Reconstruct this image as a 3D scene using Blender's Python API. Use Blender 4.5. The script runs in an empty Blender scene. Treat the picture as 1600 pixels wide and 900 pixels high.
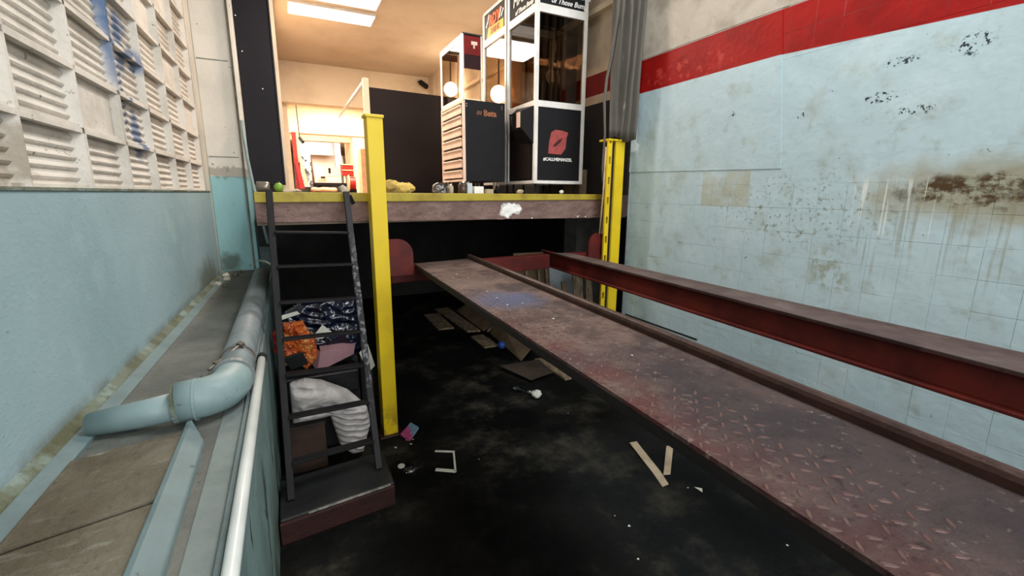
import bpy, bmesh, math, random
from mathutils import Vector, Matrix, noise as mnoise
random.seed(7)
PI = math.pi
sc = bpy.context.scene
COL = sc.collection

# ------------------------------------------------------------------ camera
cam = bpy.data.cameras.new('camera'); cam.sensor_width = 36.0; cam.lens = 36.0*700/1600
cam.clip_start = 0.02; cam.clip_end = 200
co = bpy.data.objects.new('camera', cam); COL.objects.link(co)
VY = Vector((445-800, -(301-450), -700)).normalized()
VZ = -Vector((777-800, -(3783-450), -700)); VZ = (VZ - VZ.dot(VY)*VY).normalized()
VX = VY.cross(VZ)
co.matrix_world = Matrix(((VX.x,VX.y,VX.z,0.0),(VY.x,VY.y,VY.z,0.0),(VZ.x,VZ.y,VZ.z,1.7),(0,0,0,1)))
sc.camera = co

# ------------------------------------------------------------------ world, lights, exposure
sc.view_settings.view_transform = 'Standard'; sc.view_settings.look = 'None'
sc.view_settings.gamma = 1.0; sc.view_settings.exposure = 0.2
try: sc.view_settings.use_curve_mapping = False
except Exception: pass
W = bpy.data.worlds.new('world'); sc.world = W; W.use_nodes = True
W.node_tree.nodes['Background'].inputs[0].default_value = (0.9, 0.95, 1.0, 1)
W.node_tree.nodes['Background'].inputs[1].default_value = 0.6

def area(name, loc, aim, sx, sy, power, color):
    l = bpy.data.lights.new(name, 'AREA'); l.shape = 'RECTANGLE'; l.size = sx; l.size_y = sy
    l.energy = power; l.color = color
    o = bpy.data.objects.new(name, l); COL.objects.link(o); o.location = loc
    d = (Vector(aim)-Vector(loc)); o.rotation_euler = d.to_track_quat('-Z', 'Y').to_euler()
    return o
area('doorway_daylight', (1.3,-3.6,2.7), (1.1,3.0,1.6), 3.2, 2.6, 205, (0.96,0.985,1.0))
area('bay_ceiling_lamp', (1.9,1.5,4.55), (0.6,1.7,0.6), 1.6, 1.2, 98, (0.96,0.985,1.0))
area('shop_ceiling_lamp', (0.75,6.95,3.93), (0.75,6.95,0), 1.05, 0.9, 130, (1.0,0.86,0.72))
area('shop_ceiling_lamp_row', (0.9,4.48,3.93), (1.2,4.6,0), 0.5, 0.2, 60, (1.0,0.84,0.70))
area('back_room_lamp', (1.2,10.9,3.66), (1.2,10.9,0), 1.9, 0.9, 170, (1.0,0.86,0.72))
area('back_room_lamp_far', (1.0,14.0,3.66), (1.0,14.0,0), 1.9, 0.9, 170, (1.0,0.88,0.76))
area('van_fill_light', (1.7,17.2,3.5), (1.8,22.0,2.4), 2.2, 0.8, 560, (1.0,0.80,0.66))  # added fill, tilted at the van's rear to brighten it

# ------------------------------------------------------------------ materials
def L(c):
    def f(v):
        v /= 255.0
        return v/12.92 if v <= 0.04045 else ((v+0.055)/1.055)**2.4
    return (f(c[0]), f(c[1]), f(c[2]), 1)

class Mat:
    def __init__(s, name, c, rough=0.6, metal=0.0, spec=0.4):
        m = bpy.data.materials.new(name); m.use_nodes = True; s.m = m
        s.nt = m.node_tree; s.b = s.nt.nodes['Principled BSDF']
        s.b.inputs['Roughness'].default_value = rough; s.b.inputs['Metallic'].default_value = metal
        s.b.inputs['Specular IOR Level'].default_value = spec
        g = s.nt.nodes.new('ShaderNodeNewGeometry'); s.pos = g.outputs['Position']
        s.col = None; s.c0 = L(c); s.h = None
        s.b.inputs['Base Color'].default_value = s.c0
    def n(s, t, **k):
        x = s.nt.nodes.new(t)
        for a, b in k.items(): setattr(x, a, b)
        return x
    def lk(s, a, b): s.nt.links.new(a, b)
    def scaled(s, st):
        mp = s.n('ShaderNodeMapping'); s.lk(s.pos, mp.inputs[0]); mp.inputs['Scale'].default_value = st; return mp.outputs[0]
    def ramp(s, v, lo, hi):
        r = s.n('ShaderNodeMapRange', interpolation_type='SMOOTHSTEP'); s.lk(v, r.inputs[0])
        r.inputs[1].default_value = lo; r.inputs[2].default_value = hi; return r.outputs[0]
    def noise(s, scale, lo, hi, detail=4, st=(1,1,1), rough=0.6):
        x = s.n('ShaderNodeTexNoise'); s.lk(s.scaled(st), x.inputs['Vector'])
        x.inputs['Scale'].default_value = scale; x.inputs['Detail'].default_value = detail; x.inputs['Roughness'].default_value = rough
        return s.ramp(x.outputs[0], lo, hi)
    def math(s, op, a, b):
        x = s.n('ShaderNodeMath', operation=op)
        for i, v in enumerate((a, b)):
            if isinstance(v, (int, float)): x.inputs[i].default_value = v
            else: s.lk(v, x.inputs[i])
        return x.outputs[0]
    def axis(s, a):
        x = s.n('ShaderNodeSeparateXYZ'); s.lk(s.pos, x.inputs[0]); return x.outputs['XYZ'.index(a)]
    def band(s, a, lo, hi, soft):
        v = s.axis(a)
        return s.math('MULTIPLY', s.ramp(v, lo-soft, lo+soft), s.ramp(v, hi+soft, hi-soft))
    def blob(s, c, r, wob=0.35, nscale=6, soft=0.5):
        """soft patch: distance from c scaled by radii r, edge broken by noise"""
        mp = s.n('ShaderNodeMapping'); s.lk(s.pos, mp.inputs[0]); mp.vector_type = 'POINT'
        sx = [1/v for v in r]; mp.inputs['Scale'].default_value = sx
        mp.inputs['Location'].default_value = [-c[i]*sx[i] for i in range(3)]
        ln = s.n('ShaderNodeVectorMath', operation='LENGTH'); s.lk(mp.outputs[0], ln.inputs[0])
        nz = s.n('ShaderNodeTexNoise'); s.lk(s.pos, nz.inputs['Vector']); nz.inputs['Scale'].default_value = nscale; nz.inputs['Detail'].default_value = 5
        d = s.math('ADD', ln.outputs['Value'], s.math('MULTIPLY', s.math('SUBTRACT', nz.outputs[0], 0.5), wob*4))
        return s.ramp(d, 1.0+soft, 1.0-soft)
    def mix(s, c, fac, amt=1.0):
        x = s.n('ShaderNodeMix', data_type='RGBA')
        if isinstance(fac, (int, float)): x.inputs[0].default_value = fac*amt
        else: s.lk(s.math('MULTIPLY', fac, amt), x.inputs[0])
        if s.col is None: x.inputs[6].default_value = s.c0
        else: s.lk(s.col, x.inputs[6])
        x.inputs[7].default_value = L(c); s.col = x.outputs[2]; return s
    def bump(s, fac, strength=0.3, dist=0.01):
        b = s.n('ShaderNodeBump'); b.inputs['Strength'].default_value = strength; b.inputs['Distance'].default_value = dist
        s.lk(fac, b.inputs['Height'])
        if s.h is not None: s.lk(s.h, b.inputs['Normal'])
        s.h = b.outputs[0]; return s
    def done(s):
        if s.col is not None: s.lk(s.col, s.b.inputs['Base Color'])
        if s.h is not None: s.lk(s.h, s.b.inputs['Normal'])
        return s.m

def simple(name, c, c2=None, rough=0.6, metal=0.0, scale=8, bump=0.15, spec=0.4, emit=None, es=1.0, alpha=None):
    M = Mat(name, c, rough, metal, spec)
    M.mix(c2 if c2 else tuple(max(0, v*0.8) for v in c), M.noise(scale, 0.35, 0.7), 0.8)
    if bump: M.bump(M.noise(scale*5, 0.2, 0.8), bump, 0.004)
    if emit: 
        M.b.inputs['Emission Color'].default_value = L(emit); M.b.inputs['Emission Strength'].default_value = es
    return M.done()

def specks(M, c, scale, lo, hi, amt=0.9, st=(1,1,1)):
    return M.mix(c, M.noise(scale, lo, hi, 3, st, 0.7), amt)

# left wall plaster
M = Mat('plaster_blue_left', (141,164,170), 0.75)
M.mix((118,146,150), M.noise(1.6, 0.35, 0.7), 0.7); M.mix((160,186,186), M.noise(3.2, 0.5, 0.75), 0.5)
specks(M, (92,112,114), 26, 0.66, 0.74, 0.7, (1,1,1.8)); specks(M, (45,55,56), 9, 0.73, 0.76, 0.85)
M.mix((84,86,60), M.blob((-0.61,4.25,0.98), (0.6,0.33,0.17), 0.35, 9, 0.5), 0.7)
M.mix((84,84,62), M.math('MULTIPLY', M.band('Z', 0.9, 1.0, 0.035), M.noise(5, 0.35, 0.62)), 0.7)
M.bump(M.noise(45, 0.45, 0.8, 3, (1,1,1.6)), 0.18, 0.004); M.bump(M.noise(4, 0.2, 0.8), 0.2, 0.01)
mPLB = M.done()
# cream breeze block, blue spray paint
M = Mat('block_cream', (204,198,188), 0.8)
M.mix((164,158,146), M.noise(3, 0.4, 0.7), 0.7); specks(M, (88,84,76), 26, 0.64, 0.74, 0.8); specks(M, (60,58,50), 10, 0.69, 0.74, 0.8)
M.mix((120,104,80), M.blob((-0.68,1.75,1.8), (0.5,0.2,0.1), 0.5, 14, 0.3), 0.6)
for c, r, a in (((-0.65,2.86,2.56),(0.5,0.10,0.16),0.85), ((-0.65,3.05,2.42),(0.5,0.06,0.14),0.8), ((-0.65,2.83,2.35),(0.5,0.035,0.2),0.8),
                ((-0.65,3.22,2.38),(0.5,0.06,0.07),0.75), ((-0.65,3.12,1.99),(0.5,0.07,0.12),0.8), ((-0.65,2.99,2.16),(0.5,0.02,0.2),0.7),
                ((-0.65,3.3,2.2),(0.5,0.018,0.2),0.7), ((-0.65,3.1,2.52),(0.5,0.10,0.05),0.6)):
    M.mix((40,84,128), M.blob(c, r, 0.2, 12, 0.35), a)
M.bump(M.noise(40, 0.3, 0.75), 0.35, 0.004)
mBLK = M.done()
# right wall: tiles
def rightwall(name, base):
    M = Mat(name, base, 0.5, 0.0, 0.2)
    def redband():
        droop = M.math('MULTIPLY', M.math('MAXIMUM', M.math('SUBTRACT', 1.96, M.axis('Y')), 0.0), 0.06)
        v = M.math('ADD', M.axis('Z'), droop)
        return M.math('MULTIPLY', M.ramp(v, 2.5455, 2.5505), M.ramp(M.axis('Z'), 2.8105, 2.8055))
    M.mix((162,184,191), M.noise(1.3, 0.35, 0.7), 0.7); M.mix((190,208,213), M.noise(2.6, 0.5, 0.72), 0.55)
    M.mix((150,158,146), M.noise(4.5, 0.52, 0.72, 6), 0.45)
    M.mix((120,124,104), M.math('MULTIPLY', M.blob((2.8,1.75,1.62), (1,0.55,0.2), 0.5, 5, 0.5), M.noise(36, 0.54, 0.66, 5)), 0.75)
    M.mix((160,158,132), M.math('MULTIPLY', M.math('MULTIPLY', M.band('Y', 2.055, 2.445, 0.004), M.band('Z', 1.625, 1.868, 0.004)), M.noise(5, 0.25, 0.65)), 0.7)
    M.mix((122,118,80), M.math('MULTIPLY', M.blob((2.8,1.50,1.28), (1,0.12,0.12), 0.5, 8, 0.5), M.noise(16, 0.4, 0.6)), 0.6)
    # rust stain and its drips
    M.mix((142,130,92), M.blob((2.8,0.9,1.72), (1,0.42,0.14), 0.4, 6, 0.5), 0.7)
    M.mix((66,42,12), M.math('MULTIPLY', M.blob((2.8,0.88,1.73), (1,0.30,0.07), 0.5, 9, 0.35), M.noise(13, 0.40, 0.56, 7, (1,1,1.6), 0.7)), 0.95)
    M.mix((222,226,220), M.math('MULTIPLY', M.math('MULTIPLY', M.band('Y', 1.05, 1.42, 0.03), M.band('Z', 1.5, 1.78, 0.03)), M.noise(62, 0.60, 0.66, 2, (1,1,0.02))), 0.6)
    M.mix((128,122,92), M.math('MULTIPLY', M.math('MULTIPLY', M.band('Y', 0.7, 1.4, 0.1), M.band('Z', 1.3, 1.7, 0.1)), M.noise(30, 0.52, 0.66, 2, (1,1,0.05))), 0.45)
    specks(M, (70,80,80), 15, 0.70, 0.745, 0.75); specks(M, (90,98,96), 34, 0.69, 0.76, 0.6); M.mix((140,156,156), M.noise(9, 0.56, 0.7, 7, (1,1,1), 0.75), 0.4)
    # red band under the cream, slightly ragged
    M.mix((146,16,14), redband(), 1.0)
    M.mix((116,12,11), M.math('MULTIPLY', redband(), M.noise(3, 0.45, 0.65)), 0.6)
    M.mix((190,70,62), M.math('MULTIPLY', M.math('MULTIPLY', M.band('Z', 2.55, 2.70, 0.02), M.band('Y', 2.3, 3.1, 0.1)), M.noise(14, 0.54, 0.62)), 0.5)
    M.mix((176,168,156), M.math('GREATER_THAN', M.axis('Z'), 2.809), 1.0)
    M.mix((142,134,120), M.math('MULTIPLY', M.math('GREATER_THAN', M.axis('Z'), 2.809), M.noise(3.2, 0.42, 0.66, 6)), 0.8)
    # chipped paint, black gouges
    for c, r in (((2.8,1.207,2.116),(1,0.075,0.02)), ((2.8,1.03,2.37),(1,0.06,0.045)), ((2.8,1.36,2.2),(1,0.08,0.025)), ((2.8,2.24,2.245),(1,0.025,0.018)),
                 ((2.8,1.775,2.173),(1,0.03,0.018)), ((2.8,1.3,2.36),(1,0.07,0.02)), ((2.8,1.62,2.27),(1,0.025,0.012))):
        M.mix((26,34,38), M.math('MULTIPLY', M.blob(c, r, 0.45, 40, 0.2), M.noise(62, 0.53, 0.57)), 0.95)
    M.bump(M.noise(22, 0.3, 0.75), 0.12, 0.004); M.bump(M.noise(3, 0.2, 0.8), 0.25, 0.02)
    return M.done()
mTILE = rightwall('wall_tile_paint', (176,197,204))
mWRB = simple('wall_grout', (158,166,164), (134,140,136), 0.8)
mCREAM = simple('cream_paint', (198,192,180), (172,166,154), 0.75, scale=3)
# pillar: white above, blue below
M = Mat('pillar_paint', (204,200,190), 0.75)
M.mix((184,180,170), M.noise(2, 0.4, 0.7), 0.6)
M.mix((136,180,184), M.math('LESS_THAN', M.axis('Z'), 1.845), 1.0)
specks(M, (50,62,62), 14, 0.68, 0.71, 0.9); M.mix((92,84,66), M.blob((-0.45,5.09,1.88), (0.3,0.3,0.05), 0.6, 20, 0.3), 0.5)
M.mix((70,76,56), M.blob((-0.53,5.09,1.03), (0.09,0.3,0.09), 0.4, 14, 0.5), 0.75)
M.bump(M.noise(22, 0.3, 0.75), 0.3, 0.004); mPIL = M.done()
# concrete ledge
M = Mat('ledge_stone_brown', (103,98,84), 0.85)
M.mix((72,66,52), M.noise(3.2, 0.35, 0.65, 6), 0.85); M.mix((140,142,130), M.noise(9, 0.58, 0.75, 6, (1,3,1)), 0.6)
M.mix((60,48,30), M.blob((-0.55,1.3,0.97), (0.12,0.25,0.3), 0.3, 9, 0.5), 0.5)
specks(M, (40,40,34), 40, 0.62, 0.72, 0.6); M.bump(M.noise(26, 0.3, 0.75), 0.5, 0.008); mSTB = M.done()
M = Mat('ledge_concrete', (104,106,100), 0.85)
M.mix((82,84,80), M.noise(3.5, 0.35, 0.65, 6), 0.85); M.mix((142,146,140), M.noise(5, 0.6, 0.78, 5), 0.55)
specks(M, (52,54,50), 34, 0.64, 0.74, 0.6); M.bump(M.noise(30, 0.3, 0.75), 0.4, 0.006); mLED = M.done()
M = Mat('ledge_blue_paint', (100,119,121), 0.6)
M.mix((82,99,100), M.noise(5, 0.4, 0.7), 0.7); specks(M, (60,66,58), 18, 0.66, 0.74, 0.7); M.bump(M.noise(24, 0.3, 0.75), 0.25, 0.004); mLBP = M.done()
M = Mat('curb_mossy', (104,112,98), 0.9)
M.mix((72,72,46), M.noise(5, 0.4, 0.65, 6), 0.85); M.mix((132,152,148), M.noise(7, 0.52, 0.7), 0.7); M.bump(M.noise(25, 0.3, 0.75), 0.6, 0.01); mCUR = M.done()
M = Mat('pit_wall_paint', (110,134,132), 0.6)
M.mix((86,108,106), M.noise(3, 0.35, 0.65), 0.75); M.mix((28,34,30), M.noise(9, 0.63, 0.66, 4, (1,1,0.35)), 0.85)
M.mix((52,56,36), M.math('MULTIPLY', M.ramp(M.axis('Z'), 0.55, 0.05), M.noise(5, 0.35, 0.6, 5, (1,1,0.5))), 0.85)
M.bump(M.noise(18, 0.3, 0.75), 0.3, 0.006); mPIT = M.done()
# pit floor
M = Mat('floor_oily', (21,21,20), 0.85, 0, 0.05)
M.mix((6,6,6), M.noise(1.1, 0.42, 0.62, 6), 0.95); M.mix((66,63,53), M.noise(2.0, 0.48, 0.72, 8, (1,1,1), 0.72), 0.8)
M.mix((26,30,32), M.math('MULTIPLY', M.band('X', 1.4, 2.6, 0.25), M.band('Y', 0.2, 2.4, 0.3)), 0.4)
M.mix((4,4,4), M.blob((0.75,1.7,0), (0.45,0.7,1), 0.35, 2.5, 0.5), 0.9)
specks(M, (110,110,98), 30, 0.71, 0.78, 0.5); M.bump(M.noise(12, 0.3, 0.75, 6), 0.5, 0.012); mFLR = M.done()
mSTEPT = simple('step_grime', (24,26,27), (12,13,14), 0.55, scale=5, bump=0.4)
mSTEPR = simple('step_red_paint', (50,17,11), (32,12,8), 0.7, scale=5, bump=0.4)
mSTEPE = simple('step_worn_edge', (150,146,136), (60,58,52), 0.7, scale=30)
mDARK = simple('soot', (14,13,13), (8,8,8), 0.85)
mVOID = simple('under_wall', (42,40,38), (22,21,20), 0.9, scale=2)
# slab
M = Mat('slab_concrete', (122,98,90), 0.8)
M.mix((96,74,68), M.noise(4, 0.4, 0.66, 6), 0.8); M.mix((142,122,110), M.noise(9, 0.6, 0.75), 0.5)
M.mix((232,230,224), M.blob((1.62,3.3,1.575), (0.085,0.6,0.055), 0.6, 16, 0.2), 1.0)
M.mix((220,214,204), M.math('MULTIPLY', M.math('LESS_THAN', M.axis('Z'), 1.515), M.noise(16, 0.62, 0.66)), 0.9)
specks(M, (40,30,26), 22, 0.70, 0.74, 0.8); M.bump(M.noise(20, 0.3, 0.75, 6), 0.6, 0.01); mSLB = M.done()
M = Mat('yellow_edge_paint', (164,146,44), 0.55); M.mix((126,104,30), M.noise(6, 0.45, 0.7, 6), 0.8); specks(M, (70,56,20), 20, 0.68, 0.74, 0.8); mYED = M.done()
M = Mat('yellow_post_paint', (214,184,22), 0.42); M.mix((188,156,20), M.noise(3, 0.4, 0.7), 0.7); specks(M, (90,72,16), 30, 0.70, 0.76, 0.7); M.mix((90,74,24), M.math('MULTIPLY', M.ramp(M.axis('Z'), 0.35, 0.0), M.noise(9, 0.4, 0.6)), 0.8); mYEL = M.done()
mUFL = simple('shop_floor', (120,100,84), (90,74,60), 0.6, scale=2)
M = Mat('shop_ceiling_plaster', (196,178,156), 0.9); M.mix((170,150,126), M.noise(0.9, 0.4, 0.68, 5), 0.7); M.bump(M.noise(6, 0.2, 0.8), 0.2, 0.01); mCEI = M.done()
M = Mat('shop_wall_plaster', (214,196,170), 0.85); M.mix((186,168,142), M.noise(1.5, 0.42, 0.7, 5), 0.7); mSWL = M.done()
M = Mat('shop_right_wall', (206,188,166), 0.85); M.mix((150,136,118), M.noise(2.2, 0.4, 0.68, 5), 0.7); M.mix((122,20,18), M.band('Z', 2.65, 2.843, 0.003), 1.0); M.mix((30,26,24), M.math('LESS_THAN', M.axis('Z'), 2.57), 1.0); mSRW = M.done()
mBLACK = simple('black_panel_paint', (22,20,26), (17,15,21), 0.6, scale=2, bump=0.1, spec=0.2)
mBOARD = simple('dark_board', (28,18,16), (20,13,12), 0.6, scale=1.5, spec=0.15)
# lift
M = Mat('deck_plate_grime', (94,77,71), 0.7, 0.0, 0.15)
M.mix((56,45,43), M.noise(4.5, 0.42, 0.62, 8, (1,1,1), 0.7), 0.9); M.mix((112,98,90), M.noise(11, 0.54, 0.72, 7), 0.55)
M.mix((84,46,44), M.math('MULTIPLY', M.blob((0.72,0.85,1.21), (0.10,0.75,0.5), 0.3, 5, 0.5), M.noise(9, 0.35, 0.6)), 0.8)
M.mix((56,50,54), M.noise(2.2, 0.5, 0.66, 5), 0.6); M.mix((46,42,46), M.blob((0.96,0.35,1.21), (0.22,0.6,0.5), 0.3, 4, 0.5), 0.75)
M.mix((70,78,104), M.blob((0.90,1.87,1.21), (0.15,0.16,0.5), 0.25, 8, 0.6), 0.8)
specks(M, (40,30,30), 32, 0.60, 0.70, 0.7); specks(M, (136,122,112), 46, 0.60, 0.72, 0.5); specks(M, (36,27,26), 80, 0.60, 0.70, 0.5); M.bump(M.noise(40, 0.3, 0.75, 5), 0.6, 0.005); mDECK = M.done()
M = Mat('deck_grey_grime', (82,69,66), 0.7, 0.0, 0.15); M.mix((58,45,44), M.noise(4, 0.4, 0.65, 6), 0.8); M.mix((98,92,88), M.noise(7, 0.55, 0.75), 0.5); M.bump(M.noise(24, 0.3, 0.75), 0.3, 0.004); mDEK2 = M.done()
M = Mat('lift_red_oxide', (92,32,27), 0.5, 0, 0.2); M.mix((58,22,20), M.noise(4, 0.35, 0.65), 0.8); specks(M, (150,96,84), 26, 0.68, 0.76, 0.6); mRED = M.done()
mREDD = simple('lift_dark_oxide', (52,27,25), (32,18,17), 0.45, scale=6)
mSIDE = simple('side_black_oxide', (26,17,16), (18,12,12), 0.6)
mRUST = simple('rail_rust', (62,42,37), (34,24,22), 0.5, scale=9, bump=0.3, spec=0.2)
M = Mat('tread_worn', (88,64,60), 0.40, 0.15); M.mix((74,46,44), M.noise(12, 0.4, 0.6), 0.6); mTRD = M.done()
# others
mPIPG = Mat('pipe_grey', (112,120,120), 0.5); mPIPG.mix((86,92,92), mPIPG.noise(7, 0.4, 0.68), 0.8); mPIPG.mix((150,156,154), mPIPG.noise(20, 0.66, 0.72), 0.7); mPIPG = mPIPG.done()
mPIPB = Mat('pipe_blue', (126,146,147), 0.5); mPIPB.mix((108,130,130), mPIPB.noise(6, 0.4, 0.7), 0.7); mPIPB.mix((60,58,46), mPIPB.noise(16, 0.66, 0.72), 0.6); mPIPB = mPIPB.done()
mPVC = simple('conduit_white', (206,212,210), (180,188,186), 0.35, scale=4, bump=0)
mSTEEL = simple('ladder_steel', (26,24,25), (15,14,15), 0.6, 0.0, scale=12, spec=0.2)
M = Mat('ladder_steel_splashed', (40,38,40), 0.55, 0.0, 0.2); M.mix((120,120,124), M.math('MULTIPLY', M.noise(34, 0.5, 0.62), M.band('Z', 0.55, 1.35, 0.2)), 0.8); mSTLW = M.done()
mWHITE = simple('white_frame', (226,224,218), (206,204,198), 0.4, bump=0)
mBPAN = simple('machine_black', (24,23,26), (20,19,22), 0.6, bump=0, spec=0.2)
mDBR = simple('machine_brown_black', (34,24,22), (26,18,16), 0.5, bump=0)
mCHR = simple('chrome', (200,196,188), (160,156,150), 0.2, 1.0, bump=0)
mDRW = simple('drawer_grey', (232,204,186), (214,184,166), 0.4, bump=0)
mORG = simple('badge_orange', (150,92,56), (130,80,50), 0.5, bump=0)
mGRN = simple('green_rubber', (112,150,50), (84,120,36), 0.5)
mBLU = simple('blue_rubber', (44,76,150), (34,60,124), 0.4)
mCRT = simple('cloth_white', (186,180,176), (150,144,142), 0.85, scale=14, bump=0.3)
mWOOD = Mat('plank_wood', (158,138,112), 0.8); mWOOD.mix((82,68,50), mWOOD.noise(9, 0.35, 0.65, 6, (4,1,1)), 0.8); mWOOD.bump(mWOOD.noise(30, 0.3, 0.7, 4, (4,1,1)), 0.4, 0.004); mWOOD = mWOOD.done()
mCARD = simple('cardboard', (122,102,78), (92,76,58), 0.85, scale=6)
mCARL = simple('cardboard_light', (170,156,134), (144,130,110), 0.85, scale=10)
mLEDS = simple('ledge_strip', (116,126,124), (98,108,106), 0.8, scale=6, bump=0.3)
mGREYB = simple('grey_board', (188,198,204), (168,178,184), 0.7, scale=4)
mPINK = simple('pink_card', (150,112,118), (128,94,102), 0.75, scale=5)
mBBAG = simple('black_bag', (16,16,17), (10,10,11), 0.4, scale=6, bump=0.3)
mUBAG = simple('blue_bag', (7,16,38), (4,9,22), 0.16, scale=6, bump=0.4, spec=0.7)
M = Mat('orange_wrapper', (176,84,30), 0.3, 0.0, 0.6); M.mix((206,150,80), M.noise(22, 0.52, 0.60), 0.85); M.mix((128,40,16), M.noise(13, 0.56, 0.62), 0.8); mOWR = M.done()
mRWR = simple('red_wrapper', (136,30,18), (104,20,14), 0.35, scale=9)
M = Mat('black_white_wrapper', (22,26,24), 0.4); M.mix((206,206,198), M.noise(13, 0.58, 0.60, 2), 0.9); mBWR = M.done()
mPAPER = simple('paper_white', (196,196,184), (168,168,158), 0.8)
M = Mat('pink_packet', (168,70,120), 0.4); M.mix((90,140,160), M.ramp(M.axis('X'), 0.655, 0.675), 0.9); M.mix((226,190,196), M.noise(36, 0.6, 0.64), 0.7); mPKT = M.done()
mTARP = Mat('curtain_grey', (84,80,72), 0.7); mTARP.mix((66,62,56), mTARP.noise(5, 0.4, 0.66, 5, (1,1,0.3)), 0.8); mTARP.mix((140,136,128), mTARP.noise(14, 0.62, 0.7, 4, (1,1,0.3)), 0.5); mTARP = mTARP.done()
mROPE = simple('rope_cream', (178,160,128), (140,120,92), 0.8)
mYCL = simple('yellow_rag', (196,168,88), (120,98,50), 0.85, scale=9, bump=0.4)
mVAN = simple('van_white', (226,204,184), (216,194,174), 0.35, bump=0, scale=1)
mREDP = simple('workshop_red', (160,24,16), (130,18,12), 0.4, bump=0)
mTAN = simple('tan_arm', (222,178,140), (200,156,120), 0.5)
mGLD = simple('gold_paint', (224,160,50), (206,136,36), 0.5, bump=0)
mORL = simple('orange_letter', (226,96,34), (206,76,24), 0.5, bump=0)
mWL = simple('white_letter', (232,230,226), (222,220,216), 0.5, bump=0)
mMAR = simple('maroon_panel', (126,18,14), (100,12,10), 0.5, bump=0, spec=0.15)
mMARD = simple('maroon_dark', (44,10,10), (32,6,6), 0.5, bump=0, spec=0.15)
mREDL = simple('faded_red_print', (164,74,70), (130,60,58), 0.7, scale=30, bump=0)
mDRED = simple('dark_red_print', (70,22,24), (60,18,20), 0.7, bump=0)
mSHUT = simple('shutter_grey', (150,144,146), (128,122,124), 0.5)
mPOST = Mat('poster_print', (196,206,226), 0.5); mPOST.mix((36,42,76), mPOST.noise(5.5, 0.54, 0.57, 3), 0.9); mPOST.mix((130,138,150), mPOST.noise(3, 0.58, 0.6), 0.8); mPOST = mPOST.done()
mMETL = simple('brushed_scrap', (150,140,128), (100,92,84), 0.3, 0.7)
def emis(name, c, st):
    m = bpy.data.materials.new(name); m.use_nodes = True; b = m.node_tree.nodes['Principled BSDF']
    b.inputs['Base Color'].default_value = (0.8,0.8,0.8,1); b.inputs['Emission Color'].default_value = L(c); b.inputs['Emission Strength'].default_value = st; return m
mLAMP = emis('lamp_diffuser', (255,252,246), 2.4)
mLAMPW = emis('lamp_globe', (255,236,206), 30.0)
def glassmat(name, tint, a=0.12, sheen=0.8):
    m = bpy.data.materials.new(name); m.use_nodes = True; nt = m.node_tree; b = nt.nodes['Principled BSDF']
    tr = nt.nodes.new('ShaderNodeBsdfTransparent'); tr.inputs[0].default_value = L(tint)
    gl = nt.nodes.new('ShaderNodeBsdfGlossy'); gl.inputs['Roughness'].default_value = 0.03
    mx = nt.nodes.new('ShaderNodeMixShader'); fr = nt.nodes.new('ShaderNodeFresnel'); fr.inputs[0].default_value = 1.45
    mth = nt.nodes.new('ShaderNodeMath'); mth.operation = 'ADD'; mth.inputs[1].default_value = a*0.3; ge = nt.nodes.new('ShaderNodeNewGeometry'); iv = nt.nodes.new('ShaderNodeMath'); iv.operation = 'SUBTRACT'; iv.inputs[0].default_value = 1.0; nt.links.new(ge.outputs['Backfacing'], iv.inputs[1])
    fm = nt.nodes.new('ShaderNodeMath'); fm.operation = 'MULTIPLY'; nt.links.new(fr.outputs[0], fm.inputs[0]); f2 = nt.nodes.new('ShaderNodeMath'); f2.operation = 'MULTIPLY'; f2.inputs[1].default_value = sheen; nt.links.new(iv.outputs[0], f2.inputs[0]); nt.links.new(f2.outputs[0], fm.inputs[1]); nt.links.new(fm.outputs[0], mth.inputs[0])
    nt.links.new(mth.outputs[0], mx.inputs[0]); nt.links.new(tr.outputs[0], mx.inputs[1]); nt.links.new(gl.outputs[0], mx.inputs[2])
    nt.links.new(mx.outputs[0], nt.nodes['Material Output'].inputs[0]); return m
mGLS = glassmat('case_glass', (226,216,204), 0.06, 0.3); mGLD2 = glassmat('smoked_glass', (206,196,184), 0.2); mPLAS = glassmat('clear_plastic', (225,230,235), 0.5)

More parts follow.
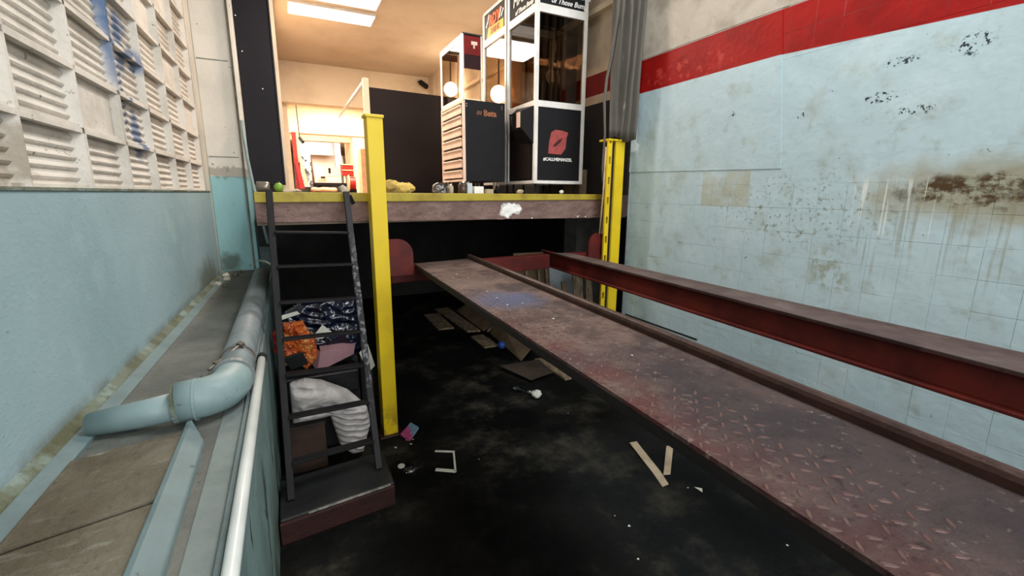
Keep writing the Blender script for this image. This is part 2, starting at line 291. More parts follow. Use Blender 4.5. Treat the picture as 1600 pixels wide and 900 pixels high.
# ------------------------------------------------------------------ geometry helpers
WL = {}
def wl(o): return WL.get(o.name, Vector((0,0,0)))
class G:
    def __init__(s): s.v = []; s.f = []
    def add(s, vs, fs):
        k = len(s.v); s.v += [tuple(v) for v in vs]; s.f += [tuple(i+k for i in f) for f in fs]; return s
    def box(s, x0, x1, y0, y1, z0, z1):
        return s.hexa([(x0,y0),(x1,y0),(x1,y1),(x0,y1)], z0, z1)
    def hexa(s, pts, z0, z1):
        n = len(pts)
        if sum(pts[i][0]*pts[(i+1)%n][1]-pts[(i+1)%n][0]*pts[i][1] for i in range(n)) < 0: pts = pts[::-1]
        lo = z0 if isinstance(z0, (list,tuple)) else [z0]*n; hi = z1 if isinstance(z1, (list,tuple)) else [z1]*n
        vs = [(p[0],p[1],lo[i]) for i,p in enumerate(pts)] + [(p[0],p[1],hi[i]) for i,p in enumerate(pts)]
        fs = [tuple(range(n-1,-1,-1)), tuple(range(n,2*n))] + [(i,(i+1)%n,n+(i+1)%n,n+i) for i in range(n)]
        return s.add(vs, fs)
    def bar(s, a, b, w, h, up=(0,0,1)):
        """rectangular bar from a to b, w across, h along up"""
        a = Vector(a); b = Vector(b); d = (b-a).normalized(); u = Vector(up); r = d.cross(u).normalized(); u = r.cross(d).normalized()
        vs = []
        for p in (a, b):
            for i, j in ((-1,-1),(1,-1),(1,1),(-1,1)): vs.append(p + r*(i*w/2) + u*(j*h/2))
        return s.add(vs, [(3,2,1,0),(4,5,6,7),(0,1,5,4),(1,2,6,5),(2,3,7,6),(3,0,4,7)])
    def tube(s, pts, r, n=12, caps=True):
        pts = [Vector(p) for p in pts]; rs = r if isinstance(r, (list,tuple)) else [r]*len(pts)
        vs = []; fs = []; ref = None
        for i, p in enumerate(pts):
            d = (pts[min(i+1,len(pts)-1)] - pts[max(i-1,0)]).normalized()
            if ref is None: ref = d.orthogonal().normalized()
            ref = (ref - d*ref.dot(d)).normalized(); q = d.cross(ref)
            for k in range(n):
                a = 2*PI*k/n; vs.append(p + ref*(math.cos(a)*rs[i]) + q*(math.sin(a)*rs[i]))
        for i in range(len(pts)-1):
            for k in range(n): fs.append((i*n+k, i*n+(k+1)%n, (i+1)*n+(k+1)%n, (i+1)*n+k))
        if caps: fs.append(tuple(range(n-1,-1,-1))); fs.append(tuple((len(pts)-1)*n+k for k in range(n)))
        return s.add(vs, fs)
    def sphere(s, c, r, seg=16, rings=10):
        rr = r if isinstance(r, (list,tuple)) else (r,r,r); vs = [(c[0],c[1],c[2]-rr[2])]; fs = []
        for i in range(1, rings):
            t = -PI/2 + PI*i/rings
            for k in range(seg):
                a = 2*PI*k/seg; vs.append((c[0]+rr[0]*math.cos(t)*math.cos(a), c[1]+rr[1]*math.cos(t)*math.sin(a), c[2]+rr[2]*math.sin(t)))
        vs.append((c[0],c[1],c[2]+rr[2])); top = len(vs)-1
        for k in range(seg): fs.append((0, 1+(k+1)%seg, 1+k)); fs.append((top, top-seg+k, top-seg+(k+1)%seg))
        for i in range(rings-2):
            for k in range(seg): a = 1+i*seg; fs.append((a+k, a+(k+1)%seg, a+seg+(k+1)%seg, a+seg+k))
        return s.add(vs, fs)
    def lathe(s, c, prof, n=16):
        vs = []; fs = []
        for r, z in prof:
            for k in range(n): a = 2*PI*k/n; vs.append((c[0]+r*math.cos(a), c[1]+r*math.sin(a), c[2]+z))
        for i in range(len(prof)-1):
            for k in range(n): fs.append((i*n+k, i*n+(k+1)%n, (i+1)*n+(k+1)%n, (i+1)*n+k))
        fs.append(tuple(range(n-1,-1,-1))); fs.append(tuple((len(prof)-1)*n+k for k in range(n)))
        return s.add(vs, fs)
    def slab(s, quad, th):
        """quad of 3D points, thickened along its normal (centred)"""
        q = [Vector(p) for p in quad]; n = len(q); nn = (q[1]-q[0]).cross(q[2]-q[0]).normalized()*th/2
        vs = [p-nn for p in q]+[p+nn for p in q]
        return s.add(vs, [tuple(range(n-1,-1,-1)), tuple(range(n,2*n))]+[(i,(i+1)%n,n+(i+1)%n,n+i) for i in range(n)])
def T(o, label=None, cat=None, group=None, kind=None):
    if label: o['label'] = label
    if cat: o['category'] = cat
    if group: o['group'] = group
    if kind: o['kind'] = kind
    return o
def empty(name, loc, label=None, cat=None, group=None, kind=None, rz=0):
    o = bpy.data.objects.new(name, None); COL.objects.link(o); o.location = loc; o.rotation_euler = (0,0,rz); o.empty_display_size = 0.1
    WL[o.name] = Vector(loc); return T(o, label, cat, group, kind)
def build(name, g, mat, parent=None, bev=0, smooth=False, local=False, sub=0, segs=2, **t):
    """mesh object from G; vertices are in world coordinates (or the parent's own if local)"""
    vs = [Vector(v) for v in g.v]
    lo = Vector([min(v[i] for v in vs) for i in range(3)]); hi = Vector([max(v[i] for v in vs) for i in range(3)])
    c = (lo+hi)/2; c.z = lo.z
    me = bpy.data.meshes.new(name); me.from_pydata([v-c for v in vs], [], g.f)
    me.materials.append(mat); 
    if smooth: me.polygons.foreach_set('use_smooth', [True]*len(me.polygons))
    o = bpy.data.objects.new(name, me); COL.objects.link(o); WL[o.name] = c.copy()
    if parent: 
        o.parent = parent; o.location = c if local else c - wl(parent)
        if local: WL[o.name] = c.copy()
    else: o.location = c
    if bev:
        m = o.modifiers.new('bevel', 'BEVEL'); m.width = bev; m.segments = segs; m.limit_method = 'ANGLE'; m.angle_limit = 0.6
    if sub:
        m = o.modifiers.new('subdivision', 'SUBSURF'); m.levels = sub; m.render_levels = sub
    return T(o, t.get('label'), t.get('cat'), t.get('group'), t.get('kind'))
def crumple(g, amp, scale, seed=0, flat=None):
    """push vertices about with noise so a soft thing looks crumpled"""
    out = []
    for v in g.v:
        p = Vector(v); q = p*scale + Vector((seed*3.1, seed*1.7, seed*0.9))
        n = mnoise.noise_vector(q) + 0.5*mnoise.noise_vector(q*2.3)
        p = p + n*amp
        if flat is not None and p.z < flat: p.z = flat
        out.append(tuple(p))
    g.v = out; return g
def text(name, s, size, mat, parent, origin, xdir, updir, shear=0, ext=0.0015, align='CENTER', bold=0.0):
    cu = bpy.data.curves.new(name, 'FONT'); cu.body = s; cu.size = size; cu.extrude = ext; cu.shear = shear; cu.align_x = align; cu.offset = bold; cu.resolution_u = 3
    ob = bpy.data.objects.new(name, cu); me = bpy.data.meshes.new_from_object(ob); bpy.data.objects.remove(ob)
    me.materials.append(mat); o = bpy.data.objects.new(name, me); COL.objects.link(o)
    x = Vector(xdir).normalized(); z = Vector(updir).normalized(); n = x.cross(z)
    m = Matrix((x, z, n)).transposed().to_4x4(); o.parent = parent
    m.translation = Vector(origin)-wl(parent); o.matrix_basis = m; WL[o.name] = Vector(origin); return o

# ================================================================== SETTING
build('floor', G().box(-0.6, 4.2, -4.0, 7.6, -0.12, 0.0), mFLR, kind='structure')
# --- left wall: blue plaster, breeze block lattice above, slightly skewed
LW_O = Vector((-0.731, 0.0, 0.0)); LW_A = -0.0289
def lw(x, y, z): return (LW_O.x + x + y*0.0289, y, z)
wall_left = build('wall_left', G().hexa([lw(0,-4,0)[:2], lw(0,4.83,0)[:2], lw(-0.2,4.83,0)[:2], lw(-0.2,-4,0)[:2]], 0.80, 1.71), mPLB, bev=0.004, kind='structure')
build('wall_backing', G().hexa([lw(-0.10,-4,0)[:2], lw(-0.10,4.83,0)[:2], lw(-0.2,4.83,0)[:2], lw(-0.2,-4,0)[:2]], 1.705, 4.9), mCREAM, wall_left)
# block prototypes: frame 0.46 x 0.225 with a ribbed or a flat back
PY, PZ = 0.462, 0.225
def block_mesh(ribbed):
    g = G(); t = 0.024; d = 0.075
    # frame: top ledge, bottom ledge and rounded wedge upright on each side
    g.box(-d, 0.0, 0, PY, PZ-0.019, PZ-0.001); g.box(-d, -0.012, 0, PY, 0, 0.012)
    for y0, sgn in ((0.0, 1), (PY, -1)):
        g.add([(-d,y0,0.0),(-d,y0+sgn*0.040,0.0),(0,y0+sgn*0.010,0.0),(0,y0,0.0),(-d,y0,PZ),(-d,y0+sgn*0.040,PZ),(0,y0+sgn*0.010,PZ),(0,y0,PZ)],
              [(0,1,2,3),(7,6,5,4),(0,4,5,1),(1,5,6,2),(2,6,7,3),(3,7,4,0)])
    n = 30 if ribbed else 1; vs = []; 
    for i in range(n+1):
        z = PZ*i/n; x = -0.034 + (0.0055*math.cos(2*PI*i/5.0) if ribbed else 0.004)
        vs += [(x, 0.005, z), (x, PY-0.005, z)]
    g.add(vs, [(2*i, 2*i+1, 2*i+3, 2*i+2) for i in range(n)])
    me = bpy.data.meshes.new('breeze_block'); me.from_pydata(g.v, [], g.f); me.materials.append(mBLK); return me
bmR, bmF = block_mesh(True), block_mesh(False)
bm = bmesh.new(); bm.from_mesh(bmR); bmesh.ops.recalc_face_normals(bm, faces=bm.faces); bm.to_mesh(bmR); bm.free()
wlw = wl(wall_left)
FLAT = {(2,1),(4,4),(5,3),(6,2),(3,6),(5,5)}
for i in range(-1, 7):
    for k in range(0, 9):
        y = 1.432 + i*PY; z = 1.712 + k*PZ
        o = bpy.data.objects.new('breeze_block', bmF if (i,k) in FLAT else bmR); COL.objects.link(o); o.parent = wall_left
        p = Vector(lw(-0.006+random.uniform(-0.003,0.003), y, z)); o.location = p - wlw; o.rotation_euler = (random.uniform(-0.004,0.004), random.uniform(-0.01,0.01), LW_A)
build('sill_joint', G().hexa([lw(-0.03,-1,0)[:2], lw(0.006,-1,0)[:2], lw(0.006,4.8,0)[:2], lw(-0.03,4.8,0)[:2]], 1.702, 1.712), mCUR, wall_left)
build('wall_end', G().hexa([lw(-0.2,4.80,0)[:2], lw(-0.02,4.80,0)[:2], (-0.615,5.10), (-0.8,5.10)], 0.9, 4.9), mCREAM, wall_left)
# --- pillar
pil = build('wall_pillar', G().box(-0.615, -0.335, 5.09, 5.5, 0.90, 4.9), mPIL, bev=0.008, kind='structure', label='square pillar painted white above and blue below at ledge end')
build('recess_strip', G().box(-0.335, -0.318, 5.06, 5.4, 0.95, 4.9), simple('recess_shade', (120,116,106), (70,66,58), 0.8), pil, bev=0.003)  # solid strip, coloured dark for the shade in the recess beside the trim
build('edge_strip', G().box(-0.318, -0.288, 5.03, 5.4, 0.95, 4.9), mPIL, pil, bev=0.004)
for z in (2.02, 2.86): build('joint_line', G().box(-0.6, -0.36, 5.086, 5.092, z, z+0.006), mCUR, pil)
# --- ledge
ledge = build('ledge', G().box(-0.70, -0.172, -3.0, 5.09, 0.80, 0.932), mLED, bev=0.004, kind='structure')
pts = []
build('curb', G().add([lw(-0.01,-3,0.93), lw(0.035,-3,0.93), lw(0.03,-3,0.955), lw(-0.01,-3,0.985), lw(-0.01,4.72,0.93), lw(0.035,4.72,0.93), lw(0.03,4.72,0.955), lw(-0.01,4.72,0.985)],
      [(3,2,1,0),(4,5,6,7),(0,1,5,4),(1,2,6,5),(2,3,7,6),(3,0,4,7)]), mCUR, ledge, bev=0.006)
# brown stone slabs near the camera, each its own, with open joints
ys = [-1.2, -0.55, 0.05, 0.62, 0.985, 1.25, 1.63]
for a, b in zip(ys[:-1], ys[1:]):
    g = G(); z = 0.953+random.uniform(-0.003,0.003); sk = 0.05
    g.hexa([(lw(0.075,a,0)[0], a+0.004-sk), (-0.335, a+0.004+sk*0.4), (-0.335, b-0.004+sk*0.4), (lw(0.075,b,0)[0], b-0.004-sk)], 0.925, z)
    build('stone_slab', g, mSTB, ledge, bev=0.006)
build('stone_slab', G().hexa([(lw(0.075,1.85,0)[0],1.86),(-0.29,1.84),(-0.29,3.3),(lw(0.075,3.3,0)[0],3.3)], 0.925, 0.947), mLED, ledge, bev=0.006)
build('stone_slab', G().hexa([(lw(0.075,3.31,0)[0],3.31),(-0.29,3.31),(-0.29,5.08),(-0.58,5.08)], 0.925, 0.947), mLED, ledge, bev=0.006)
build('curb_fillet', G().add([lw(0.03,-3,0.93), lw(0.075,-3,0.93), lw(0.075,-3,0.945), lw(0.03,-3,0.957), lw(0.03,4.6,0.93), lw(0.075,4.6,0.93), lw(0.075,4.6,0.945), lw(0.03,4.6,0.957)],
      [(3,2,1,0),(4,5,6,7),(0,1,5,4),(1,2,6,5),(2,3,7,6),(3,0,4,7)]), mLBP, ledge)
g = G().add([(-0.338,-1.5,0.925),(-0.262,-1.5,0.925),(-0.27,-1.5,0.945),(-0.322,-1.5,0.968),(-0.338,-1.5,0.966),(-0.352,1.68,0.925),(-0.288,1.56,0.925),(-0.292,1.56,0.945),(-0.338,1.68,0.968),(-0.352,1.68,0.966)],
        [(4,3,2,1,0),(5,6,7,8,9),(0,1,6,5),(1,2,7,6),(2,3,8,7),(3,4,9,8),(4,0,5,9)])
build('chamfer_strip', g, mLBP, ledge, bev=0.004)
build('edge_strip', G().hexa([(-0.262,-3.0),(-0.184,-3.0),(-0.184,1.9),(-0.262,1.9)], 0.92, 0.936), mLEDS, ledge, bev=0.003)
build('edge_lip', G().hexa([(-0.200,-2),(-0.184,-2),(-0.176,5.0),(-0.190,5.0)], 0.925, 0.952), mLBP, ledge, bev=0.004)
build('wall_pit', G().box(-0.45, -0.168, -3.2, 7.6, 0.0, 0.925), mPIT, bev=0.004, kind='structure')
# --- right wall
WRX = 2.8
wall_right = build('wall_right', G().box(WRX+0.0018, WRX+0.22, -4.0, 3.262, 0.0, 4.9), mWRB, kind='structure')
build('plaster_top', G().box(WRX-0.001, WRX+0.005, -4.0, 3.26, 2.812, 4.9), mTILE, wall_right, bev=0.002)
build('plaster_foot', G().box(WRX, WRX+0.005, -4.0, 3.262, 0.0, 0.44), mTILE, wall_right)
build('plaster_near', G().box(WRX, WRX+0.005, -4.0, 0.255, 0.44, 2.812), mTILE, wall_right)
wr = wl(wall_right); TP = 0.15
g = G().box(0, 0.008, 0.0005, TP-0.0005, 0.0005, TP-0.0005)
tm = bpy.data.meshes.new('tile'); tm.from_pydata(g.v, [], g.f); tm.materials.append(mTILE)
bm = bmesh.new(); bm.from_mesh(tm); bmesh.ops.bevel(bm, geom=[e for e in bm.edges if all(v.co.x < 0.001 for v in e.verts)], offset=0.0009, segments=1, affect='EDGES'); bm.to_mesh(tm); bm.free()
g = G().box(0, 0.008, 0.0001, TP-0.0001, 0.0001, TP-0.0001)
tf = bpy.data.meshes.new('tile'); tf.from_pydata(g.v, [], g.f); tf.materials.append(mTILE)
nt_ = 0
for i in range(20):
    for k in range(16):
        y = 0.255 + i*TP; z = 0.44 + k*(2.812-0.44)/16
        if y > 1.93 and z > 1.86: continue
        flush = 1.75 < z < 2.45
        o = bpy.data.objects.new('tile', tf if flush else tm); COL.objects.link(o); o.parent = wall_right; nt_ += 1
        o.location = Vector((WRX + (0 if flush else random.uniform(-0.0005,0.0003)), y, z)) - wr; o.scale = (1,1,(2.812-0.44)/16/TP)
        o.rotation_euler = (0, 0, 0) if flush else (0, random.uniform(-0.002,0.002), random.uniform(-0.002,0.002))
build('repair_board', G().add([(WRX-0.004,1.965,2.812),(WRX-0.004,3.262,2.812),(WRX-0.004,3.262,1.90),(WRX-0.004,1.85,1.868),(WRX+0.004,1.965,2.812),(WRX+0.004,3.262,2.812),(WRX+0.004,3.262,1.90),(WRX+0.004,1.85,1.868)],
      [(0,1,2,3),(7,6,5,4),(0,4,5,1),(1,5,6,2),(2,6,7,3),(3,7,4,0)]), mTILE, wall_right)
build('repair_board', G().box(WRX-0.005, WRX+0.004, 1.925, 3.262, 2.816, 4.9), mTILE, wall_right)
build('wall_slot', G().box(WRX-0.003, WRX+0.004, 2.36, 3.2, 0.585, 0.598), mDARK, wall_right)
# --- bay ceiling, and the void under the slab
build('ceiling', G().box(-0.95, 3.1, -4.0, 3.6, 4.9, 5.05), mCREAM, kind='structure')
build('wall_under_back', G().box(-0.6, 4.2, 7.5, 7.6, 0.0, 1.5), mVOID, kind='structure')
build('wall_under_lit', G().box(3.45, 3.9, 5.0, 5.3, 0.0, 1.5), simple('lit_wall_grey', (140,134,128), (110,104,100), 0.9), kind='structure')  # added block, its paler grey stands in for a lit stretch of wall
build('wall_under_right', G().box(3.9, 4.1, 3.2, 7.6, 0.0, 1.5), mVOID, kind='structure')
# --- upper floor slab with its concrete front and yellow edge
SF = [(-0.168,3.15),(2.93,3.435)]
build('floor_upper', G().hexa([(-0.168,3.17),(2.93,3.455),(5.5,3.6),(5.5,28),(-0.8,28),(-0.8,5.51),(-0.168,5.51)], 1.50, 1.698), mUFL, kind='structure')
g = G(); n = 90
vs = []
for i in range(n+1):
    t = i/n; x = SF[0][0]+(SF[1][0]-SF[0][0])*t; y = SF[0][1]+(SF[1][1]-SF[0][1])*t
    zb = 1.521 - 0.033*t; zt = 1.697
    for j in range(7):
        zz = zb+(zt-zb)*j/6; w = mnoise.noise(Vector((x*9, j*1.3, 3)))*0.006
        vs.append((x, y-w-0.004, zz + (mnoise.noise(Vector((x*14,1,1)))*0.006 if j == 0 else 0)))
    vs.append((x, y+0.10, zt)); vs.append((x, y+0.10, zb))
m = 9; fs = []
for i in range(n):
    for j in range(m):
        a = i*m+j; b = i*m+(j+1)%m; fs.append((a, a+m, b+m, b))
g.add(vs, fs); build('trim_1', g, mSLB, smooth=False, kind='structure')
build('trim_2', G().hexa([(-0.168,3.135),(2.62,3.392),(2.62,3.49),(-0.168,3.23)], [1.640,1.655,1.655,1.640], 1.703), mYED, bev=0.004, kind='structure')
# --- shop shell upstairs
build('wall_shop_right', G().box(2.8, 2.95, 3.47, 9.6, 1.698, 4.0), mSRW, kind='structure')
build('cornice', G().box(2.74, 2.80, 3.5, 9.5, 3.36, 3.41), mSWL, bpy.data.objects['wall_shop_right'])
build('wall_shop_left', G().box(-0.25, 0.05, 5.30, 9.6, 1.698, 4.0), mSWL, kind='structure')
build('ceiling_shop', G().hexa([(-1.0,3.6),(5.5,3.6),(5.5,9.65),(-1.0,9.65)], 4.0, 4.12), mCEI, kind='structure')
build('ceiling_joint', G().box(-1.0, 3.1, 3.5, 3.62, 4.0, 5.0), mCEI, kind='structure')
b = build('beam', G().box(-0.4, 5.5, 9.5, 9.75, 3.30, 4.0), mSWL, bev=0.01, kind='structure')
build('beam', G().box(-0.4, 5.5, 12.0, 12.3, 3.06, 3.75), mSWL, bev=0.01, kind='structure')
build('beam', G().box(-0.4, 5.5, 15.5, 15.8, 3.25, 3.75), mSWL, bev=0.01, kind='structure')
build('ceiling_back', G().box(-0.6, 5.5, 9.7, 28.2, 3.75, 3.9), mCEI, kind='structure')
build('wall_back_left', G().box(-0.5, 0.17, 9.7, 28, 1.698, 3.75), mSWL, kind='structure')
build('wall_back_right', G().box(5.3, 5.5, 3.6, 28, 1.698, 4.0), mSWL, kind='structure')
build('wall_back', G().box(-0.6, 5.5, 27.8, 28, 1.698, 3.75), mCREAM, kind='structure')
build('wall_inner_right', G().box(1.98, 2.10, 9.8, 17.0, 1.698, 3.75), mSWL, kind='structure')

# ================================================================== THE CAR LIFT
post = empty('lift_post', (0.535,3.05,0), 'bright yellow square steel post standing right of the ladder', 'post', 'yellow lift posts')
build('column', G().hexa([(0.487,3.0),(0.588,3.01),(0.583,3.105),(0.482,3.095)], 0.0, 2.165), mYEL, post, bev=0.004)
build('top_cap', G().hexa([(0.478,2.992),(0.594,3.002),(0.589,3.112),(0.473,3.102)], 2.160, 2.178), mYEL, post, bev=0.003)
build('base_plate', G().hexa([(0.455,2.97),(0.62,2.98),(0.61,3.14),(0.45,3.13)], 0.0, 0.010), mREDD, post, bev=0.002)
post2 = empty('lift_post', (2.63,3.25,0), 'yellow slotted steel post against the blue tiled wall under the curtain', 'post', 'yellow lift posts')
build('column', G().hexa([(2.59,3.205),(2.692,3.215),(2.688,3.235),(2.585,3.225)], 0.0, 2.15).hexa([(2.672,3.215),(2.692,3.215),(2.688,3.32),(2.668,3.32)], 0.0, 2.15), mYEL, post2, bev=0.003)
g = G(); zs = [0.0]
z = 0.15
g.hexa([(2.500,3.20),(2.512,3.20),(2.512,3.22),(2.500,3.22)], 0, 2.15).hexa([(2.532,3.20),(2.542,3.20),(2.542,3.22),(2.532,3.22)], 0, 2.15)
while z < 2.1:
    g.box(2.512, 2.532, 3.202, 3.218, z, z+0.11); z += 0.17
build('slotted_strip', g, mYEL, post2)
build('inner_channel', G().box(2.542, 2.594, 3.225, 3.25, 0.0, 2.14), mSIDE, post2)
build('top_cap', G().hexa([(2.50,3.192),(2.705,3.202),(2.70,3.33),(2.50,3.33)], 2.15, 2.168), mYEL, post2, bev=0.003)
build('base_plate', G().box(2.48, 2.73, 3.17, 3.36, 0, 0.010), mREDD, post2)

lift = empty('lift_platform', (1.4,1.5,1.07), 'raised brown diamond plate lift platform with two runways and a cross beam', 'vehicle lift')
# runway 1: deck, dark side edge, raised rail
def R1(side, y):  # left/right x of the first runway at y
    return (0.679+(y-0.222)*0.0370) if side == 0 else (1.065+(y-0.211)*0.0516)
rw = build('runway', G().hexa([(R1(0,-0.9),-0.9),(R1(1,-0.9),-0.9),(R1(1,3.234),3.234),(R1(0,3.141),3.141)], 1.198, 1.21), mDECK, lift)
g = G()
g.hexa([(R1(0,-0.9),-0.9),(R1(0,-0.9)+0.008,-0.9),(R1(0,3.14)+0.008,3.14),(R1(0,3.14),3.14)], 1.178, 1.2)
g.hexa([(R1(0,-0.9),-0.9),(R1(0,-0.9)+0.05,-0.9),(R1(0,3.14)+0.05,3.14),(R1(0,3.14),3.14)], 1.172, 1.179)
g.hexa([(R1(1,-0.9)-0.01,-0.9),(R1(1,-0.9),-0.9),(R1(1,3.2),3.2),(R1(1,3.2)-0.01,3.2)], 1.172, 1.2)
build('side_channel', g, mSIDE, rw, label='dark side channel')
g = G(); nL = 60; prof = [(0.0,1.20),(0.0,1.228),(0.004,1.238),(0.011,1.244),(0.020,1.245),(0.027,1.240),(0.031,1.230),(0.032,1.20)]
vs = []
for y in (-0.9, 3.234):
    for px, pz in prof: vs.append((R1(1,y)+px, y, pz))
k = len(prof)
g.add(vs, [(i,(i+1)%k,k+(i+1)%k,k+i) for i in range(k)]+[tuple(range(k)), tuple(range(2*k-1,k-1,-1))])
rail = build('edge_rail', g, mRUST, rw, smooth=False)
# tread lozenges worn through near the left edge
g = G(); sp = 0.036
for i in range(-26, 90):
    for j in range(0, 12):
        y = i*sp + 0.02; x = R1(0,y) + 0.012 + j*sp
        if x > R1(1,y)-0.02: continue
        fade = (x-R1(0,y))/0.42 + max(0, (y-1.6))*0.6 + mnoise.noise(Vector((x*7,y*4,0)))*0.5
        if fade > 0.50 or (x-R1(0,y)) > 0.21: continue
        a = PI/4*(1 if (i+j)%2 else -1)+0.04; c, s_ = math.cos(a), math.sin(a); l = 0.014; w = 0.0036
        q = [(-l,0),(-l*0.5,-w),(l*0.5,-w),(l,0),(l*0.5,w),(-l*0.5,w)]
        base = [(x+c*u-s_*v, y+s_*u+c*v, 1.2098) for u, v in q]; top = [(x+(c*u-s_*v)*0.7, y+(s_*u+c*v)*0.7, 1.2116) for u, v in q]
        g.add(base+top, [(6,7,8,9,10,11)]+[(t,(t+1)%6,6+(t+1)%6,6+t) for t in range(6)])
build('tread_pattern', g, mTRD, rw, kind='stuff')
# runway 2
def R2(side, y): return (1.837+(y-0.423)*0.0619) if side == 0 else (2.094+(y-0.494)*0.0225)
rw2 = build('runway', G().hexa([(R2(0,-0.9),-0.9),(R2(1,-0.9),-0.9),(R2(1,3.19)-0.02,3.19),(R2(0,3.25),3.25)], 1.200, 1.212), mDEK2, lift)
g = G()
def strip(x0, x1, z0, z1, ya=-0.9, yb=3.5):
    g.hexa([(R2(0,ya)+x0,ya),(R2(0,ya)+x1,ya),(R2(0,yb)+x1,yb),(R2(0,yb)+x0,yb)], z0, z1)
strip(0.0, 0.03, 1.196, 1.211); strip(0.026, 0.034, 1.09, 1.2); strip(-0.004, 0.034, 1.076, 1.090)
build('side_channel', g, mRED, rw2, bev=0.003, label='red painted channel side with a rounded lip')
g = G().hexa([(R2(1,-0.9)-0.01,-0.9),(R2(1,-0.9),-0.9),(R2(1,3.1),3.1),(R2(1,3.1)-0.01,3.1)], 1.09, 1.2); build('far_channel', g, mREDD, rw2)
# cross beam and end plates
build('cross_beam', G().hexa([(0.62,3.15),(1.99,3.27),(1.98,3.36),(0.61,3.24)], 1.075, 1.196), mRED, lift, bev=0.006)
build('cross_beam', G().hexa([(2.10,3.275),(2.47,3.30),(2.46,3.38),(2.09,3.36)], 1.075, 1.19), mRED, lift, bev=0.006)
def endplate(x0, x1, y, z0, z1, th, flip=False):
    r = (z1-z0)*0.42; pts = [(x0,z0),(x1,z0)]
    for i in range(9):
        a = PI/2*i/8; pts.append((x1-r+r*math.cos(a), z1-r+r*math.sin(a)))
    pts.append((x0,z1))
    if flip: pts = [(x0+x1-p[0], p[1]) for p in pts][::-1]
    n = len(pts); g = G()
    g.add([(p[0],y,p[1]) for p in pts]+[(p[0],y+th,p[1]) for p in pts], [tuple(range(n)), tuple(range(2*n-1,n-1,-1))]+[(i,n+i,n+(i+1)%n,(i+1)%n) for i in range(n)])
    return g
build('end_plate', endplate(0.60,0.772,3.115,1.135,1.392,0.018), mRED, lift)
build('end_plate', endplate(2.385,2.60,3.262,1.12,1.368,0.016,True), mRED, lift)

# ================================================================== LADDER
lad = empty('ladder', (0.12,2.40,0.13), 'dark steel ladder leaning on the yellow edged slab', 'ladder')
A = Vector((-0.107,2.356,0.13)); B = Vector((0.354,2.437,0.13)); TA = Vector((-0.083,3.07,1.714)); TB = Vector((0.353,3.12,1.707))
nrm = (B-A).cross(TA-A).normalized(); 
build('rail', G().bar(A, TA, 0.036, 0.022, nrm), mSTEEL, lad, bev=0.003)
build('rail', G().bar(B, TB, 0.036, 0.022, nrm), mSTLW, lad, bev=0.003, label='rail splashed with white paint')
for (l, r) in (((-0.037,2.966,1.472),(0.403,3.036,1.457)), ((-0.053,2.878,1.281),(0.379,2.948,1.267)), ((-0.07,2.79,1.089),(0.355,2.855,1.068)), ((-0.086,2.702,0.898),(0.331,2.765,0.877)),
               ((-0.101,2.62,0.719),(0.307,2.677,0.688)), ((-0.119,2.525,0.513),(0.282,2.583,0.487)), ((-0.137,2.426,0.298),(0.256,2.487,0.281))):
    l = Vector(l); r = Vector(r); tz = (l.z-0.13)/1.58
    pl = A.lerp(TA, tz); pr = B.lerp(TB, (r.z-0.13)/1.58)
    build('rung', G().bar(pl+Vector((0.012,0,0)), pr-Vector((0.012,0,0)), 0.058, 0.012, (0,0,1)), mSTEEL, lad, bev=0.002)
build('hook', G().bar(TB+Vector((0.02,0.0,-0.02)), TB+Vector((0.045,0.02,-0.075)), 0.022, 0.012, (0,1,0)), mSTEEL, lad)
stp = build('floor_step', G().hexa([(-0.160,2.21),(0.41,2.275),(0.41,2.62),(-0.160,2.56)], 0.0, 0.128), mSTEPT, bev=0.008, label='low dark step with a red painted front under the ladder feet', cat='step')
build('step_front', G().hexa([(-0.160,2.19),(0.405,2.255),(0.41,2.277),(-0.160,2.215)], 0.0, 0.116), mSTEPR, stp, bev=0.004)
build('worn_edge', G().hexa([(-0.03,2.213),(0.385,2.261),(0.386,2.268),(-0.03,2.220)], 0.121, 0.1295), mSTEPE, stp)

# ================================================================== JUNK BEHIND THE LADDER
def blobobj(name, parts, mat, amp, scale, seed, label, cat, flat=0.002, group=None, vox=0.014):
    g = G()
    for c, r in parts: g.sphere(c, r, 20, 14)
    o = build(name, g, mat, None, smooth=True, label=label, cat=cat, group=group)
    m = o.modifiers.new('remesh', 'REMESH'); m.mode = 'VOXEL'; m.voxel_size = vox; m.use_smooth_shade = True
    dg = bpy.context.evaluated_depsgraph_get(); me = bpy.data.meshes.new_from_object(o.evaluated_get(dg)); o.modifiers.clear()
    c = wl(o)
    for v in me.vertices:
        p = v.co + c; q = Vector((p.x*scale[0]+p.z*5, p.y*scale[1], p.z*scale[2]+p.x*6)) if isinstance(scale, tuple) else p*scale; q = q + Vector((seed,seed*2,seed*3))
        r1 = abs(mnoise.noise(q)); r2 = abs(mnoise.noise(q*2.1+Vector((5,1,2))))
        p = p + v.normal*((0.35-r1)*amp + (0.3-r2)*amp*0.45)
        if p.z < flat: p.z = flat
        v.co = p - c
    me.polygons.foreach_set('use_smooth', [True]*len(me.polygons)); o.data = me
    if not me.materials: me.materials.append(mat)
    return o
